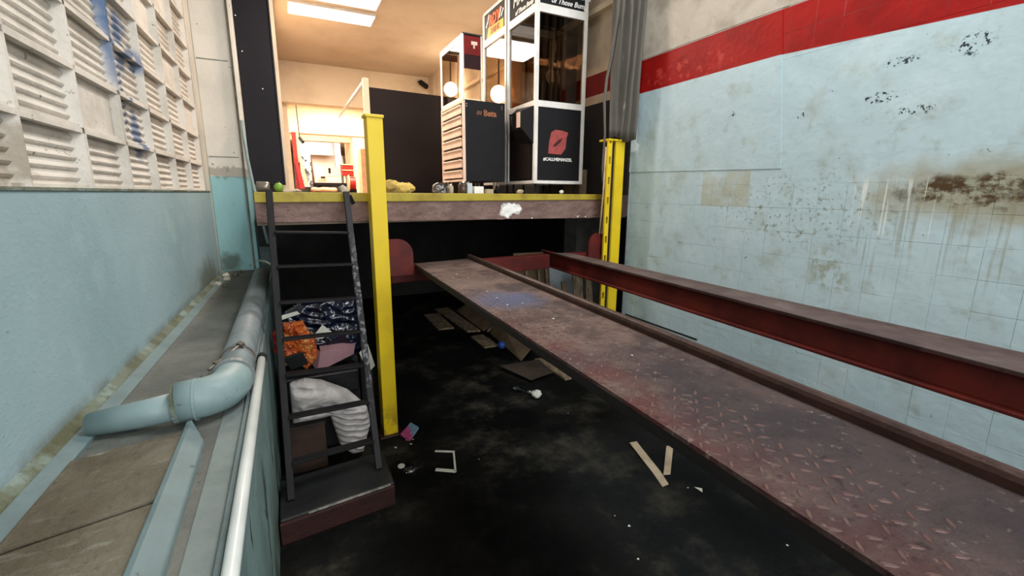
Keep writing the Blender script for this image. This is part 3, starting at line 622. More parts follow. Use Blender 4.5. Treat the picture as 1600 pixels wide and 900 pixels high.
def cushion(name, poly, y, depth, mat, folds, label, cat, res=0.006, seed=0, flat=False):
    """soft thing seen as an outline in x and z, bulging forward and back of y, with folds"""
    xs = [p[0] for p in poly]; zs = [p[1] for p in poly]; n = len(poly)
    def inside(x, z):
        c = False
        for i in range(n):
            a, b = poly[i], poly[(i+1)%n]
            if (a[1] > z) != (b[1] > z) and x < (b[0]-a[0])*(z-a[1])/(b[1]-a[1])+a[0]: c = not c
        return c
    def edge(x, z):
        d = 9
        for i in range(n):
            a, b = Vector(poly[i]), Vector(poly[(i+1)%n]); p = Vector((x,z)); t = max(0, min(1, (p-a).dot(b-a)/max((b-a).length_squared,1e-9)))
            d = min(d, (p-(a+(b-a)*t)).length)
        return d
    nx = int((max(xs)-min(xs))/res)+2; nz = int((max(zs)-min(zs))/res)+2; idx = {}; g = G(); F = []; B = []
    for i in range(nx):
        for j in range(nz):
            x = min(xs)+i*res; z = min(zs)+j*res
            if inside(x, z):
                e = min(1.0, edge(x, z)/(depth*0.9)); h = depth*math.sqrt(max(0.0, 1-(1-e)**2))
                h *= 1 + 0.75*folds(x, z, seed)
                idx[(i,j)] = len(F); F.append((x, y-h, z)); B.append((x, y+h*0.8, z))
    m = len(F); fs = []
    for (i,j), a in idx.items():
        q = [(i,j),(i+1,j),(i+1,j+1),(i,j+1)]
        if all(k in idx for k in q):
            f = [idx[k] for k in q]; fs.append(tuple(f)); fs.append(tuple(k+m for k in f[::-1]))
    ed = {}
    for f in fs[::2]:
        for a, b in zip(f, f[1:]+f[:1]):
            if (b,a) in ed: del ed[(b,a)]
            else: ed[(a,b)] = 1
    for a, b in ed: fs.append((b, a, a+m, b+m))
    g.add(F+B, fs); return build(name, g, mat, smooth=not flat, label=label, cat=cat)
def sack_folds(x, z, s):
    f = mnoise.noise(Vector((x*9+z*7, z*5-x*4, s)))*0.5
    if z < 0.36: f += 0.16*math.sin(z*150 + x*45 + 2*mnoise.noise(Vector((x*14,z*8,2)))) * (1 if x > 0.12 else 0.3)
    else: f += 0.40*(0.5-abs(mnoise.noise(Vector((x*7+z*16, z*9-x*3, s+4))))*2.6)
    return f
def foil_folds(x, z, s): return 0.9*(0.35-abs(mnoise.noise(Vector((x*26, z*26, s))))*1.8) + 0.5*(0.3-abs(mnoise.noise(Vector((x*60, z*60, s+3))))*1.6)
def bag_folds(x, z, s): return 0.6*(0.35-abs(mnoise.noise(Vector((x*9+z*6, z*14, s))))*1.8) + 0.25*(0.3-abs(mnoise.noise(Vector((x*28, z*34, s+3)))))
crate = build('wooden_crate', G().box(-0.130, 0.10, 2.80, 3.02, 0.0, 0.30), simple('crate_brown', (62,44,34), (40,28,22), 0.8), bev=0.004, label='brown wooden box on the floor behind the lowest ladder rungs', cat='box')
build('crate_lid', G().box(-0.136, 0.105, 2.79, 3.03, 0.30, 0.312), simple('crate_lid', (46,38,34), (30,24,20), 0.8), crate, bev=0.003)
cushion('cloth_sack', [(-0.075,0.575),(0.013,0.590),(0.108,0.560),(0.253,0.470),(0.362,0.340),(0.381,0.215),(0.345,0.10),(0.325,0.03),(0.24,0.03),(0.175,0.12),(0.135,0.318),(0.02,0.318),(-0.08,0.318)],
        2.86, 0.085, mCRT, sack_folds, 'crumpled white cloth sack slumped over the brown box', 'sack', 0.006, 3)
blobobj('rubbish_bag', [((0.10,3.42,0.25),(0.24,0.2,0.26)), ((0.26,3.40,0.35),(0.18,0.18,0.26)), ((0.0,3.42,0.35),(0.12,0.18,0.3))], mBBAG, 0.06, 7, 5, 'matt black rubbish bag heaped behind the white sack', 'bag')
cushion('rubbish_bag', [(-0.09,0.93),(0.03,1.00),(0.38,1.0),(0.41,0.78),(0.40,0.60),(0.12,0.60),(-0.04,0.76),(-0.09,0.82)], 3.20, 0.07, mUBAG, bag_folds, 'shiny dark blue plastic bag on top of the rubbish heap', 'bag', 0.008, 9)
cushion('snack_wrapper', [(-0.085,0.905),(0.035,0.905),(0.065,0.83),(0.105,0.775),(0.098,0.64),(0.03,0.57),(-0.03,0.64),(-0.10,0.61),(-0.125,0.70),(-0.085,0.80)], 3.06, 0.04, mOWR, foil_folds, 'crumpled orange and gold foil wrapper behind the ladder', 'wrapper', 0.007, 2, True)
cushion('snack_wrapper', [(-0.148,0.84),(-0.115,0.905),(-0.09,0.905),(-0.092,0.80),(-0.128,0.71),(-0.150,0.72)], 3.05, 0.03, mRWR, foil_folds, 'crumpled red wrapper at the left of the orange one', 'wrapper', 0.006, 4, True)
build('snack_packet', crumple(G().slab([(-0.10,3.0,0.69),(0.01,2.99,0.72),(0.045,3.0,0.635),(-0.06,3.01,0.605)], 0.02), 0.004, 12), mBWR, bev=0.004, label='black packet with white marks below the orange wrapper', cat='packet')
pk = build('open_carton', G().add([(0.09,3.02,0.555),(0.33,3.10,0.615),(0.345,3.10,0.685),(0.12,3.03,0.69),(0.06,3.09,0.60),(0.09,3.11,0.70),(0.10,3.16,0.57),(0.33,3.18,0.62),(0.345,3.18,0.69),(0.12,3.16,0.70)],
      [(0,1,2,3),(4,0,3,5),(0,4,6,7,1),(9,8,2,3),(6,9,8,7),(1,7,8,2),(4,5,9,6)]), mPINK, bev=0.002, label='pale pink cardboard carton tilted on the rubbish heap', cat='carton')
build('storage_crate', G().box(-0.13, 0.35, 3.04, 3.20, 0.0, 0.398), mDARK, bev=0.01, label='taller dark crate on the floor behind the brown box and white sack', cat='crate')
build('dark_carton', G().box(0.37, 0.455, 3.12, 3.22, 0.0, 0.60), mDARK, bev=0.004, label='narrow dark carton standing behind the pale paper sheet', cat='carton')
build('storage_crate', G().box(-0.12, 0.34, 2.98, 3.18, 0.40, 0.55), mBBAG, bev=0.01, label='low black crate under the pink carton', cat='crate')
for q, lab in (([(0.365,3.105,0.62),(0.43,3.11,0.67),(0.465,3.11,0.50),(0.415,3.10,0.46)], 'pale paper sheet between the carton and the yellow post'),
               ([(0.07,3.10,0.76),(0.15,3.11,0.845),(0.20,3.11,0.79),(0.14,3.10,0.755)], 'beige paper scrap in front of the blue bag'),
               ([(-0.12,3.1,0.90),(0.02,3.11,0.935),(0.0,3.13,0.95),(-0.12,3.12,0.93)], 'white strip of plastic at the upper left of the blue bag')):
    build('paper_sheet', crumple(G().slab(q, 0.003), 0.006, 20), mPAPER, label=lab, cat='paper')

# ================================================================== DRAIN PIPE, CONDUIT
pp = empty('drain_pipe', (-0.22,1.75,0.95), 'grey and pale blue drain pipe lying along the concrete ledge with an elbow', 'pipe')
build('long_pipe', G().tube([(-0.236,1.84,1.012),(-0.236,3.3,1.012),(-0.239,4.35,1.012)], 0.062, 24), mPIPG, pp, smooth=True)
arc = []
for i in range(9):
    a = PI/2*i/8; arc.append((-0.236-0.085*(1-math.cos(a)), 1.86-0.115*math.sin(a), 1.012))
build('elbow', G().tube([(-0.236,1.90,1.012)]+arc+[(-0.38,1.742,1.008)], 0.068, 24), mPIPB, pp, smooth=True, label='pale blue elbow')
build('collar', G().tube([(-0.236,1.885,1.012),(-0.236,1.915,1.012)], 0.074, 24), mPIPG, pp, smooth=False, label='raised collar ring')
build('collar', G().tube([(-0.325,1.744,1.009),(-0.333,1.744,1.009)], 0.0725, 24), mPIPB, pp)
build('collar', G().tube([(-0.375,1.742,1.006),(-0.392,1.742,1.006)], 0.064, 24), mCUR, pp)
build('branch_pipe', G().tube([(-0.37,1.742,1.0),(-0.48,1.752,0.985),(-0.62,1.775,0.968)], [0.048,0.045,0.040], 20), mPIPB, pp, smooth=True, label='thinner pale blue branch into the wall')
clamp = build('pipe_clamp', G().tube([(-0.236,2.08,1.012),(-0.236,2.10,1.012)], 0.066, 24), mMETL, pp, label='metal clamp strap')
build('clamp_bolt', G().tube([(-0.215,2.08,1.085),(-0.32,1.97,1.03)], 0.007, 8).tube([(-0.212,2.083,1.087),(-0.222,2.073,1.080)], 0.017, 6).tube([(-0.29,2.0,1.045),(-0.30,1.99,1.04)], 0.014, 6), mMETL, clamp)
build('pipe_mount', crumple(G().sphere((-0.325,1.93,0.985),(0.03,0.05,0.035),12,8), 0.02, 25, 2), mCUR, pp, label='crumbling cement lump')
cd = empty('conduit', (-0.172,2.2,0.96), 'thin white plastic conduit along the top of the pit wall', 'conduit')
build('tube', G().tube([(-0.158,-1.2,0.978),(-0.158,1.0,0.974),(-0.158,2.22,0.964)], 0.0165, 14), mPVC, cd, smooth=True)
build('end_cap', G().tube([(-0.158,2.21,0.964),(-0.158,2.25,0.964)], 0.021, 14), mDARK, cd)
# rubble and a short weed at the pillar foot
for i, (x, y, r) in enumerate(((-0.52,4.55,0.035),(-0.47,4.75,0.03),(-0.56,4.35,0.03),(-0.43,4.95,0.022),(-0.55,4.8,0.03),(-0.50,4.25,0.02))):
    build('rubble_lump', crumple(G().sphere((x,y,0.955),(r,r*1.3,r*0.6),10,6), r*0.5, 40, i), mCUR if i%2 else mPAPER, smooth=True, label='small broken plaster lump at the foot of the pillar', cat='rubble', group='plaster rubble at the pillar foot')
# cables at the pillar
build('wire', G().tube([(-0.30,5.02,2.35),(-0.285,5.0,2.0),(-0.26,4.98,1.75),(-0.235,4.95,1.60),(-0.20,4.9,1.33),(-0.185,4.9,1.22)], 0.014, 8), mPIPB, smooth=True, label='pale blue cable hanging down beside the pillar edge', cat='cable')
build('wire', G().tube([(-0.27,4.6,1.10),(-0.2,4.5,1.10),(-0.14,4.4,1.07),(-0.11,4.3,1.09)], 0.009, 8), mPAPER, smooth=True, label='short whitish cable end above the far end of the drain pipe', cat='cable')

# ================================================================== FLOOR LITTER
def plank(name, q, z0, th, mat, label, cat, **k):
    return build(name, G().hexa(q, z0, z0+th) if not isinstance(z0, (list,tuple)) else G().hexa(q, list(z0), [v+th for v in z0]), mat, bev=0.002, label=label, cat=cat, **k)
plank('plank', [(1.60,5.3),(1.80,5.28),(1.83,6.05),(1.62,6.06)], 0.0, 0.022, mWOOD, 'short wooden plank flat on the floor, farthest left of the offcuts', 'plank')
plank('plank', [(1.90,5.06),(2.06,5.02),(2.06,6.3),(1.86,6.3)], 0.0, 0.022, mWOOD, 'long wooden plank on the floor just right of the farthest short one', 'plank')
plank('plank', [(1.86,4.42),(2.03,4.42),(2.02,4.86),(1.86,4.84)], 0.0, 0.022, mWOOD, 'pale wooden offcut beside the blue ball', 'plank')
plank('plank', [(2.19,3.28),(2.265,3.28),(2.265,3.85),(2.19,3.86)], 0.0, 0.02, mWOOD, 'narrow wooden batten lying half under the platform', 'plank')
cb = build('cardboard_box', G().slab([(2.09,5.0,0.01),(2.34,5.0,0.16),(2.40,6.1,0.16),(2.12,6.1,0.01)], 0.008), mCARD, bev=0.002, label='opened brown cardboard leaning at the far right of the planks', cat='cardboard')
build('flap', G().slab([(2.12,4.93,0.01),(2.32,4.94,0.13),(2.34,4.99,0.16),(2.13,4.98,0.02)], 0.006), mCARL, cb)
build('cardboard_sheet', G().slab([(2.04,3.88,0.012),(2.20,3.88,0.17),(2.24,4.88,0.20),(2.13,4.88,0.012)], 0.008), mCARD, bev=0.002, label='long brown cardboard sheet propped on edge behind the blue ball', cat='cardboard')
build('cardboard_sheet', G().slab([(1.74,3.76,0.05),(1.87,3.36,0.035),(2.14,3.40,0.05),(2.16,3.72,0.06)], 0.008), simple('card_dark', (66,54,44), (48,38,32), 0.85), bev=0.002, label='dark bent cardboard piece flat on the floor near the batten', cat='cardboard')
build('ball', G().sphere((2.03,4.33,0.045), 0.045, 24, 16), mBLU, smooth=True, label='small blue ball on the pit floor', cat='ball')
bt = empty('plastic_bottle', (1.74,3.15,0), 'crushed clear plastic bottle on the dark floor', 'bottle')
build('bottle_body', crumple(G().tube([(1.66,3.31,0.022),(1.69,3.26,0.03),(1.73,3.16,0.03),(1.76,3.12,0.028)], [0.012,0.022,0.026,0.02], 12), 0.008, 30, 3, 0.002), mPLAS, bt, smooth=True)
build('bottle_wrap', crumple(G().sphere((1.775,3.09,0.03),(0.045,0.05,0.03),14,10), 0.022, 26, 1, 0.002), mPAPER, bt, smooth=True)
g = G()
cs = [((1.985,2.150),(2.040,2.142),0.022), ((1.945,1.99),(1.998,1.98),0.010), ((1.905,1.84),(1.958,1.83),0.003), ((1.858,1.713),(1.910,1.716),0.003)]
vs = []
for a, b_, z in cs: vs += [(a[0],a[1],z),(b_[0],b_[1],z),(b_[0],b_[1],z+0.005),(a[0],a[1],z+0.005)]
fs = [(0,1,2,3),(15,14,13,12)]
for i in range(3):
    for j in range(4): fs.append((i*4+j, (i+1)*4+j, (i+1)*4+(j+1)%4, i*4+(j+1)%4))
g.add(vs, fs); build('cardboard_strip', g, mCARL, label='longer pale cardboard strip, slightly bent, on the pit floor', cat='cardboard')
plank('cardboard_strip', [(2.212,2.035),(2.254,2.012),(1.996,1.785),(1.952,1.800)], 0.0, 0.006, mCARL, 'shorter pale cardboard strip running under the platform edge', 'cardboard')
build('wire_bracket', G().bar((0.757,2.665,0.006),(0.872,2.600,0.006),0.014,0.006).bar((0.866,2.602,0.006),(0.804,2.388,0.006),0.012,0.006).bar((0.806,2.392,0.006),(0.700,2.463,0.006),0.024,0.006), mPAPER, label='white plastic strip bent into a square hook on the floor', cat='strip')
build('sweet_packet', crumple(G().slab([(0.590,2.955,0.02),(0.63,2.86,0.012),(0.735,2.985,0.02),(0.69,3.07,0.03)], 0.02), 0.006, 18, 1, 0.001), mPKT, bev=0.005, label='pink and blue packet by the foot of the yellow post', cat='packet')
build('bottle_cap', G().lathe((0.515,2.597,0.0), [(0.022,0.0),(0.022,0.008),(0.018,0.011)], 16), mPAPER, smooth=False, label='round white cap on the floor beside the ladder', cat='cap')
build('plastic_scrap', crumple(G().sphere((0.555,2.51,0.018),(0.04,0.035,0.018),14,8), 0.02, 30, 4, 0.001), mPLAS, smooth=True, label='clear crumpled plastic scrap beside the white cap', cat='scrap')
build('paper_shard', G().slab([(2.03,1.63,0.004),(2.06,1.60,0.004),(2.035,1.575,0.004)], 0.003), mPAPER, label='tiny pale triangular paper shard right of the cardboard strips', cat='paper')
def scraps(n, xr, yr, z, grp, lab, s0=0.004, s1=0.012, mat=mPAPER):
    for i in range(n):
        x = random.uniform(*xr); y = random.uniform(*yr); a = random.uniform(0,PI); s = random.uniform(s0,s1)
        q = [(x+s*math.cos(a+t)*(1+0.5*math.cos(t)), y+s*math.sin(a+t), z) for t in (0,1.7,3.3,4.6)]
        build('paper_scrap', G().slab(q, 0.002), mat, label=lab, cat='scrap', group=grp)
scraps(9, (0.6,2.1), (0.9,2.9), 0.002, 'tiny pale scraps on the pit floor', 'tiny pale scrap scattered on the dark pit floor', 0.003, 0.008)
scraps(5, (0.5,0.7), (2.8,2.95), 0.002, 'white crumbs by the yellow post', 'white crumb on the floor at the foot of the left yellow post', 0.006, 0.014)
scraps(9, (0.85,1.05), (0.6,2.7), 1.213, 'tiny white flecks on the platform', 'tiny white fleck lying on the brown platform plate', 0.003, 0.006)
# boards and panels stacked beyond the right post
build('leaning_board', G().slab([(2.25,4.35,0.0),(2.70,4.33,0.0),(2.72,4.52,1.04),(2.27,4.54,1.04)], 0.02), mCARD, bev=0.002, label='brown board leaning under the slab between the two runways', cat='board')
for i, x in enumerate((2.36, 2.52, 2.62)):
    build('batten', G().slab([(x,4.28,0.0),(x+0.03,4.28,0.0),(x+0.05,4.46,0.95),(x+0.02,4.46,0.95)], 0.012), mWOOD, label=['thin upright batten on the brown board, leftmost of three','thin upright batten at the middle of the brown board','thin upright batten on the brown board, nearest the grey board'][i], cat='batten', group='battens on the brown board')
build('leaning_board', G().slab([(2.72,4.40,0.0),(3.16,4.40,0.0),(3.14,4.62,0.95),(2.70,4.62,0.95)], 0.02), mGREYB, bev=0.002, label='grey blue board leaning beside the brown board', cat='board')
for x, w, h, mt, lab in ((2.88,0.13,0.80,mWOOD,'pale upright plank in front of the grey blue board'), (3.05,0.09,0.86,mWOOD,'second upright plank, nearer the yellow slotted post'), (2.73,0.07,0.72,mCARD,'dark brown upright offcut left of the pale planks')):
    build('upright_plank', G().slab([(x,4.10,0.0),(x+w,4.10,0.0),(x+w+0.03,4.28,h),(x+0.03,4.28,h)], 0.02), mt, bev=0.002, label=lab, cat='plank')

# ================================================================== CURTAIN, STRAP, ROPE
def curtain(name, top, bot, zt, zb, folds, amp, mat, label, cat, pinch=None):
    g = G(); nu, nv = 48, 26; vs = []
    for j in range(nv+1):
        t = j/nv; z = zt+(zb-zt)*t
        xl = top[0]+(bot[0]-top[0])*t**0.8; xr = top[1]+(bot[1]-top[1])*t**0.8
        for i in range(nu+1):
            u = i/nu
            w = (abs(math.sin(u*folds*PI + 1.2*math.sin(t*2.5)+0.4))-0.5)*2*amp + math.sin(u*folds*5.1+t*5)*amp*0.3
            vs.append((xl+(xr-xl)*u + math.sin(t*6+u*9)*0.006, 3.18 + w*(1-0.5*t), z + (0.02*math.sin(u*7) if j == nv else 0)))
    fs = [(j*(nu+1)+i, j*(nu+1)+i+1, (j+1)*(nu+1)+i+1, (j+1)*(nu+1)+i) for j in range(nv) for i in range(nu)]
    g.add(vs, fs); o = build(name, g, mat, smooth=True, label=label, cat=cat)
    m = o.modifiers.new('thickness', 'SOLIDIFY'); m.thickness = 0.004; return o
curtain('gathered_curtain', (2.50,2.93), (2.50,2.76), 4.3, 2.165, 4.0, 0.06, mTARP, 'grimy grey plastic strip curtain gathered above the slotted yellow post', 'curtain')
g = G(); vs = []
pathL = [(2.52,3.16,3.6),(2.50,3.16,3.1),(2.46,3.16,2.80),(2.425,3.165,2.62),(2.415,3.17,2.45),(2.435,3.17,2.2),(2.425,3.17,1.92),(2.44,3.18,1.80)]
for p, w in zip(pathL, (0.05,0.05,0.04,0.03,0.03,0.024,0.02,0.018)):
    for dx, dy in ((-w/2,0),(0,-0.012),(w/2,0),(0,0.008)): vs.append((p[0]+dx, p[1]+dy, p[2]))
n = len(pathL); g.add(vs, [(i*4+j, i*4+(j+1)%4, (i+1)*4+(j+1)%4, (i+1)*4+j) for i in range(n-1) for j in range(4)]+[(3,2,1,0),(4*n-4,4*n-3,4*n-2,4*n-1)])
build('curtain_strip', g, mTARP, smooth=True, label='loose grey strip hanging left of the gathered curtain', cat='strip')
for dx in (0.0, 0.035):
    build('hanging_rope', G().tube([(2.50+dx,3.23,2.10),(2.495+dx,3.235,1.7),(2.478+dx*0.7,3.24,1.36)], 0.007, 8), mROPE, smooth=True, label='cream rope hanging beside the slotted yellow post, '+('left' if dx == 0 else 'right')+' of the pair', cat='rope', group='pair of ropes beside the slotted post')

# ================================================================== SHOP: CLAW MACHINES
X0, X1 = 2.115, 2.665
def machine(name, y0, y1, label, front):
    e = empty(name, ((X0+X1)/2,(y0+y1)/2,1.70), label, 'arcade machine', 'tall glass prize machines on the shop floor')
    fw = 0.035
    zb, zm, zg, zt = 1.80, 2.50, 3.315, 3.62
    cab = build('lower_cabinet', G().box(X0+0.012, X1-0.012, y0+0.012, y1-0.012, zb+0.01, zm), mBPAN, e)
    for x in (X0, X1-fw):
        for y in (y0, y1-fw): build('corner_frame', G().box(x, x+fw, y, y+fw, zb, zt), mWHITE, e, bev=0.003)
    for z, h in ((zb,0.03),(zm-0.01,0.055),(zg-0.035,0.07),(zt-0.02,0.03)):
        for q in ((X0+fw-0.002, X1-fw+0.002, y0+0.001, y0+fw-0.002), (X0+fw-0.002, X1-fw+0.002, y1-fw+0.002, y1-0.001), (X0+0.001, X0+fw-0.002, y0+fw-0.002, y1-fw+0.002), (X1-fw+0.002, X1-0.001, y0+fw-0.002, y1-fw+0.002)):
            build('cross_frame', G().box(q[0],q[1],q[2],q[3],z,z+h), mWHITE, e, bev=0.002)
    g = G()
    g.box(X0+0.02, X1-0.02, y0+0.016, y0+0.020, zm+0.03, zg-0.02); build('pane', g, mGLD2, e)
    build('pane', G().box(X0+0.016, X0+0.020, y0+0.02, y1-0.02, zm+0.03, zg-0.02), mGLS, e)
    build('pane', G().box(X1-0.020, X1-0.016, y0+0.02, y1-0.02, zm+0.03, zg-0.02), mGLD2, e)
    build('pane', G().box(X0+0.02, X1-0.02, y1-0.020, y1-0.016, zm+0.03, zg-0.02), mGLS, e)
    build('header', G().box(X0+0.012, X1-0.012, y0+0.012, y1-0.012, zg+0.03, zt-0.01), mDBR if not front else mBPAN, e, label='dark header box')
    build('prize_floor', G().box(X0+0.03, X1-0.03, y0+0.03, y1-0.03, zm+0.01, zm+0.05), mDBR, e)
    build('door', G().box(X0+0.004, X0+0.012, y0+0.10, y1-0.10, zb+0.05, zb+0.42), mDBR, e)
    for x in (X0+0.05, X1-0.05):
        for y in (y0+0.06, y1-0.06): build('foot', G().lathe((x,y,1.70), [(0.025,0.0),(0.025,0.015),(0.012,0.02),(0.012,0.105)], 10), mDARK, e)
    return e
mA = machine('claw_machine', 3.80, 4.39, 'white framed glass claw machine with a red lip print on its black base', True)
mB = machine('claw_machine', 4.42, 5.02, 'white framed glass machine behind the first, with an orange and yellow sign', False)
# interior rail and claw of the first
cl = empty('claw_gantry', (2.44,4.1,3.2)); cl.parent = mA; cl.location = Vector((2.44,4.1,3.2))-wl(mA)
build('claw_rod', G().tube([(2.49,4.08,3.26),(2.49,4.08,2.98)], 0.006, 8).tube([(2.49,4.08,2.99),(2.49,4.08,2.94),(2.49,4.08,2.90)], [0.014,0.024,0.02], 12), mCHR, cl, smooth=True)
g = G()
for k in range(3):
    a = 2*PI*k/3+0.4; c, s_ = math.cos(a), math.sin(a)
    g.tube([(2.49+c*r, 4.08+s_*r, z) for r, z in ((0.012,2.91),(0.06,2.895),(0.082,2.85),(0.07,2.80),(0.05,2.775))], 0.005, 8)
build('claw_fingers', g, mCHR, cl, smooth=True)
build('gantry_rail', G().box(X0+0.03, X1-0.03, 4.06, 4.10, 3.262, 3.275), mCHR, cl)
build('inner_chute', G().box(2.36, 2.62, 4.20, 4.36, 2.55, 2.82), glassmat('chute_acrylic', (200,192,180), 0.5), cl)
# print on the black base: faded red patch and dark streak, hashtag line
def plate(pts, y, th): 
    n = len(pts); return G().add([(p[0],y-th,p[1]) for p in pts]+[(p[0],y,p[1]) for p in pts], [tuple(range(n)), tuple(range(2*n-1,n-1,-1))]+[(i,n+i,n+(i+1)%n,(i+1)%n) for i in range(n)])
yf = 3.812
cx_, cz_ = 2.375, 2.19
lip = build('lip_print', plate([(cx_-0.105,cz_-0.11),(cx_+0.04,cz_-0.115),(cx_+0.088,cz_-0.06),(cx_+0.10,cz_+0.05),(cx_+0.115,cz_+0.09),(cx_+0.05,cz_+0.105),(cx_-0.03,cz_+0.11),(cx_-0.075,cz_+0.085),(cx_-0.095,cz_)], yf, 0.0015), mREDL, mA)
build('dark_streak', plate([(cx_-0.055,cz_-0.045),(cx_-0.02,cz_-0.04),(cx_+0.03,cz_),(cx_+0.055,cz_+0.04),(cx_+0.01,cz_+0.02),(cx_-0.04,cz_-0.02)], yf-0.0016, 0.0015), mDRED, lip)
text('hashtag_text', '#CALLMEMANZEL', 0.040, mWL, mA, (cx_+0.005, yf-0.001, 2.015), (1,0,0), (0,0,1), bold=0.0012)
text('header_text', 'MANZEL', 0.15, mWL, mA, (2.40, yf-0.001, 3.45), (1,0,0), (0,0,1), bold=0.002)
text('header_text', 'of Those Bump', 0.062, mWL, mA, (2.46, yf-0.001, 3.375), (1,0,0), (0,0,1), shear=0.35, bold=0.001)
xs = X0+0.011
text('header_text', 'MANZ', 0.13, mWL, mA, (xs, 4.10, 3.45), (0,-1,0), (0,0,1), shear=0.15, bold=0.0)
text('header_text', 'of Those Bump', 0.058, mWL, mA, (xs, 4.06, 3.372), (0,-1,0), (0,0,1), shear=0.35, bold=0.001)
# second machine's sign
def sideplate(pts, x, th):
    n = len(pts); return G().add([(x-th,p[0],p[1]) for p in pts]+[(x,p[0],p[1]) for p in pts], [tuple(range(n))[::-1], tuple(range(n,2*n))]+[(i,(i+1)%n,n+(i+1)%n,n+i) for i in range(n)])
build('sign_plate', sideplate([(4.92,3.355),(4.50,3.355),(4.50,3.44),(4.88,3.455)], xs, 0.003), mGLD, mB, label='yellow sign bar')
text('sign_text', 'RDY', 0.14, mORL, mB, (xs-0.004, 4.72, 3.46), (0,-1,0), (0,0,1), shear=0.1, bold=0.008)
text('sign_text', 'DRINK', 0.075, mORG, mB, (xs-0.005, 4.70, 3.375), (0,-1,0), (0,0,1), bold=0.002)
g = G()
for (a, b_) in (((4.93,3.47),(4.90,3.52)), ((4.90,3.50),(4.86,3.58)), ((4.60,3.47),(4.55,3.56)), ((4.55,3.47),(4.50,3.53))):
    g.bar((xs-0.003,a[0],a[1]), (xs-0.003,b_[0],b_[1]), 0.018, 0.004, (1,0,0))
build('sign_rays', g, mWL, mB)
# coin mechanism box on the second machine's lower side
cm = build('coin_box', G().add([(2.03,3.90,2.30),(2.03,4.10,2.30),(2.03,4.10,2.46),(2.03,3.90,2.46),(2.118,3.82,2.16),(2.118,4.18,2.20),(2.118,4.18,2.52),(2.118,3.82,2.50)], [(0,3,2,1),(4,5,6,7),(0,1,5,4),(1,2,6,5),(2,3,7,6),(3,0,4,7)]), mBPAN, mA, bev=0.004, label='black sloped coin box')
build('coin_slot', G().box(2.020, 2.031, 3.93, 3.99, 2.315, 2.45), mDRW, cm, label='pale coin slot')
# ---- tool cabinet
tc = empty('tool_cabinet', (1.79,4.53,1.70), 'black sided tool cabinet on castors with a column of pale drawers', 'tool cabinet')
bx0, bx1, by0, by1, bz0, bz1 = 1.565, 2.0, 4.20, 4.87, 1.82, 2.565
build('body', G().box(bx0+0.02, bx1, by0, by1, bz0, bz1), mBPAN, tc, bev=0.004)
build('front_frame', G().box(bx0, bx0+0.02, by0, by0+0.03, bz0, bz1).box(bx0, bx0+0.02, by1-0.03, by1, bz0, bz1).box(bx0, bx0+0.02, by0+0.03, by1-0.03, bz1-0.02, bz1).box(bx0, bx0+0.02, by0+0.03, by1-0.03, bz0, bz0+0.02), mDRW, tc)
nd = 7; hh = (bz1-bz0-0.05)/nd
for i in range(nd):
    z0 = bz0+0.025+i*hh
    d = build('drawer', G().box(bx0-0.006, bx0+0.016, by0+0.045, by1-0.045, z0+0.008, z0+hh-0.022), mDRW, tc, bev=0.002)
    build('handle', G().box(bx0-0.016, bx0-0.004, by0+0.045, by1-0.045, z0+hh-0.030, z0+hh-0.016), simple('handle_pale', (240,218,200), None, 0.4) if i == 0 else bpy.data.materials['handle_pale'], d, bev=0.002)
text('maker_text', 'Beta', 0.075, mORG, tc, (1.84, by0-0.001, 2.435), (1,0,0), (0,0,1), bold=0.003)
g = G()
for i in range(3): g.bar((1.705+i*0.018,by0-0.002,2.44),(1.715+i*0.018,by0-0.002,2.475),0.008,0.003,(0,1,0))
build('maker_mark', g, mORG, tc)
g = G()
for x in (1.60,1.965):
    for z in (2.51,2.53): g.tube([(x,by0-0.003,z),(x,by0+0.001,z)], 0.006, 8)
build('rivets', g, mCHR, tc)
for x in (1.62,1.94):
    for y in (4.28,4.80):
        c = build('castor', G().tube([(x-0.015,y,1.742),(x+0.015,y,1.742)], 0.040, 16), mDARK, tc)
        build('castor_fork', G().box(x-0.022,x-0.016,y-0.02,y+0.02,1.742,1.82).box(x+0.016,x+0.022,y-0.02,y+0.02,1.742,1.82), mCHR, c)
# ---- narrow glass case on the cabinet
gc = empty('display_case', (1.66,4.53,2.565), 'narrow white framed glass case with a maroon header standing on the tool cabinet', 'display case')
cz0, cz1 = 2.567, 3.13; cx0, cx1 = 1.567, 1.76
g = G()
for x in (cx0, cx1-0.012):
    for y in (4.20, 4.845):
        w = 0.05 if x == cx0 else 0.012
        g.box(x, x+0.014, y if y < 4.5 else y-0.02, y+(0.075 if y < 4.5 else 0.02), cz0, cz1) if x == cx0 else g.box(x, x+0.012, y, y+0.02, cz0, cz1)
g.box(cx0, cx0+0.014, 4.275, 4.825, cz1-0.05, cz1).box(cx0, cx0+0.014, 4.275, 4.825, cz0, cz0+0.03)
build('frame', g, mWHITE, gc, bev=0.002)
build('header_panel', G().box(cx0+0.016, cx1-0.002, 4.204, 4.212, cz1-0.17, cz1-0.012), mMAR, gc)
build('header_panel', G().box(cx0+0.016, cx1-0.002, 4.206, 4.214, cz1-0.29, cz1-0.171), mMARD, gc, label='darker lower half of the header')
build('header_panel', G().box(cx0+0.016, cx1-0.014, 4.835, 4.84, cz1-0.075, cz1-0.012), mMAR, gc)
build('top_panel', G().box(cx0+0.002, cx1, 4.2, 4.86, cz1, cz1+0.01), mDBR, gc)
build('pane', G().box(cx0+0.005, cx0+0.008, 4.27, 4.83, cz0+0.03, cz1-0.05), mGLS, gc)
build('pane', G().box(cx0+0.016, cx1-0.002, 4.205, 4.208, cz0+0.01, cz1-0.292), mGLS, gc)
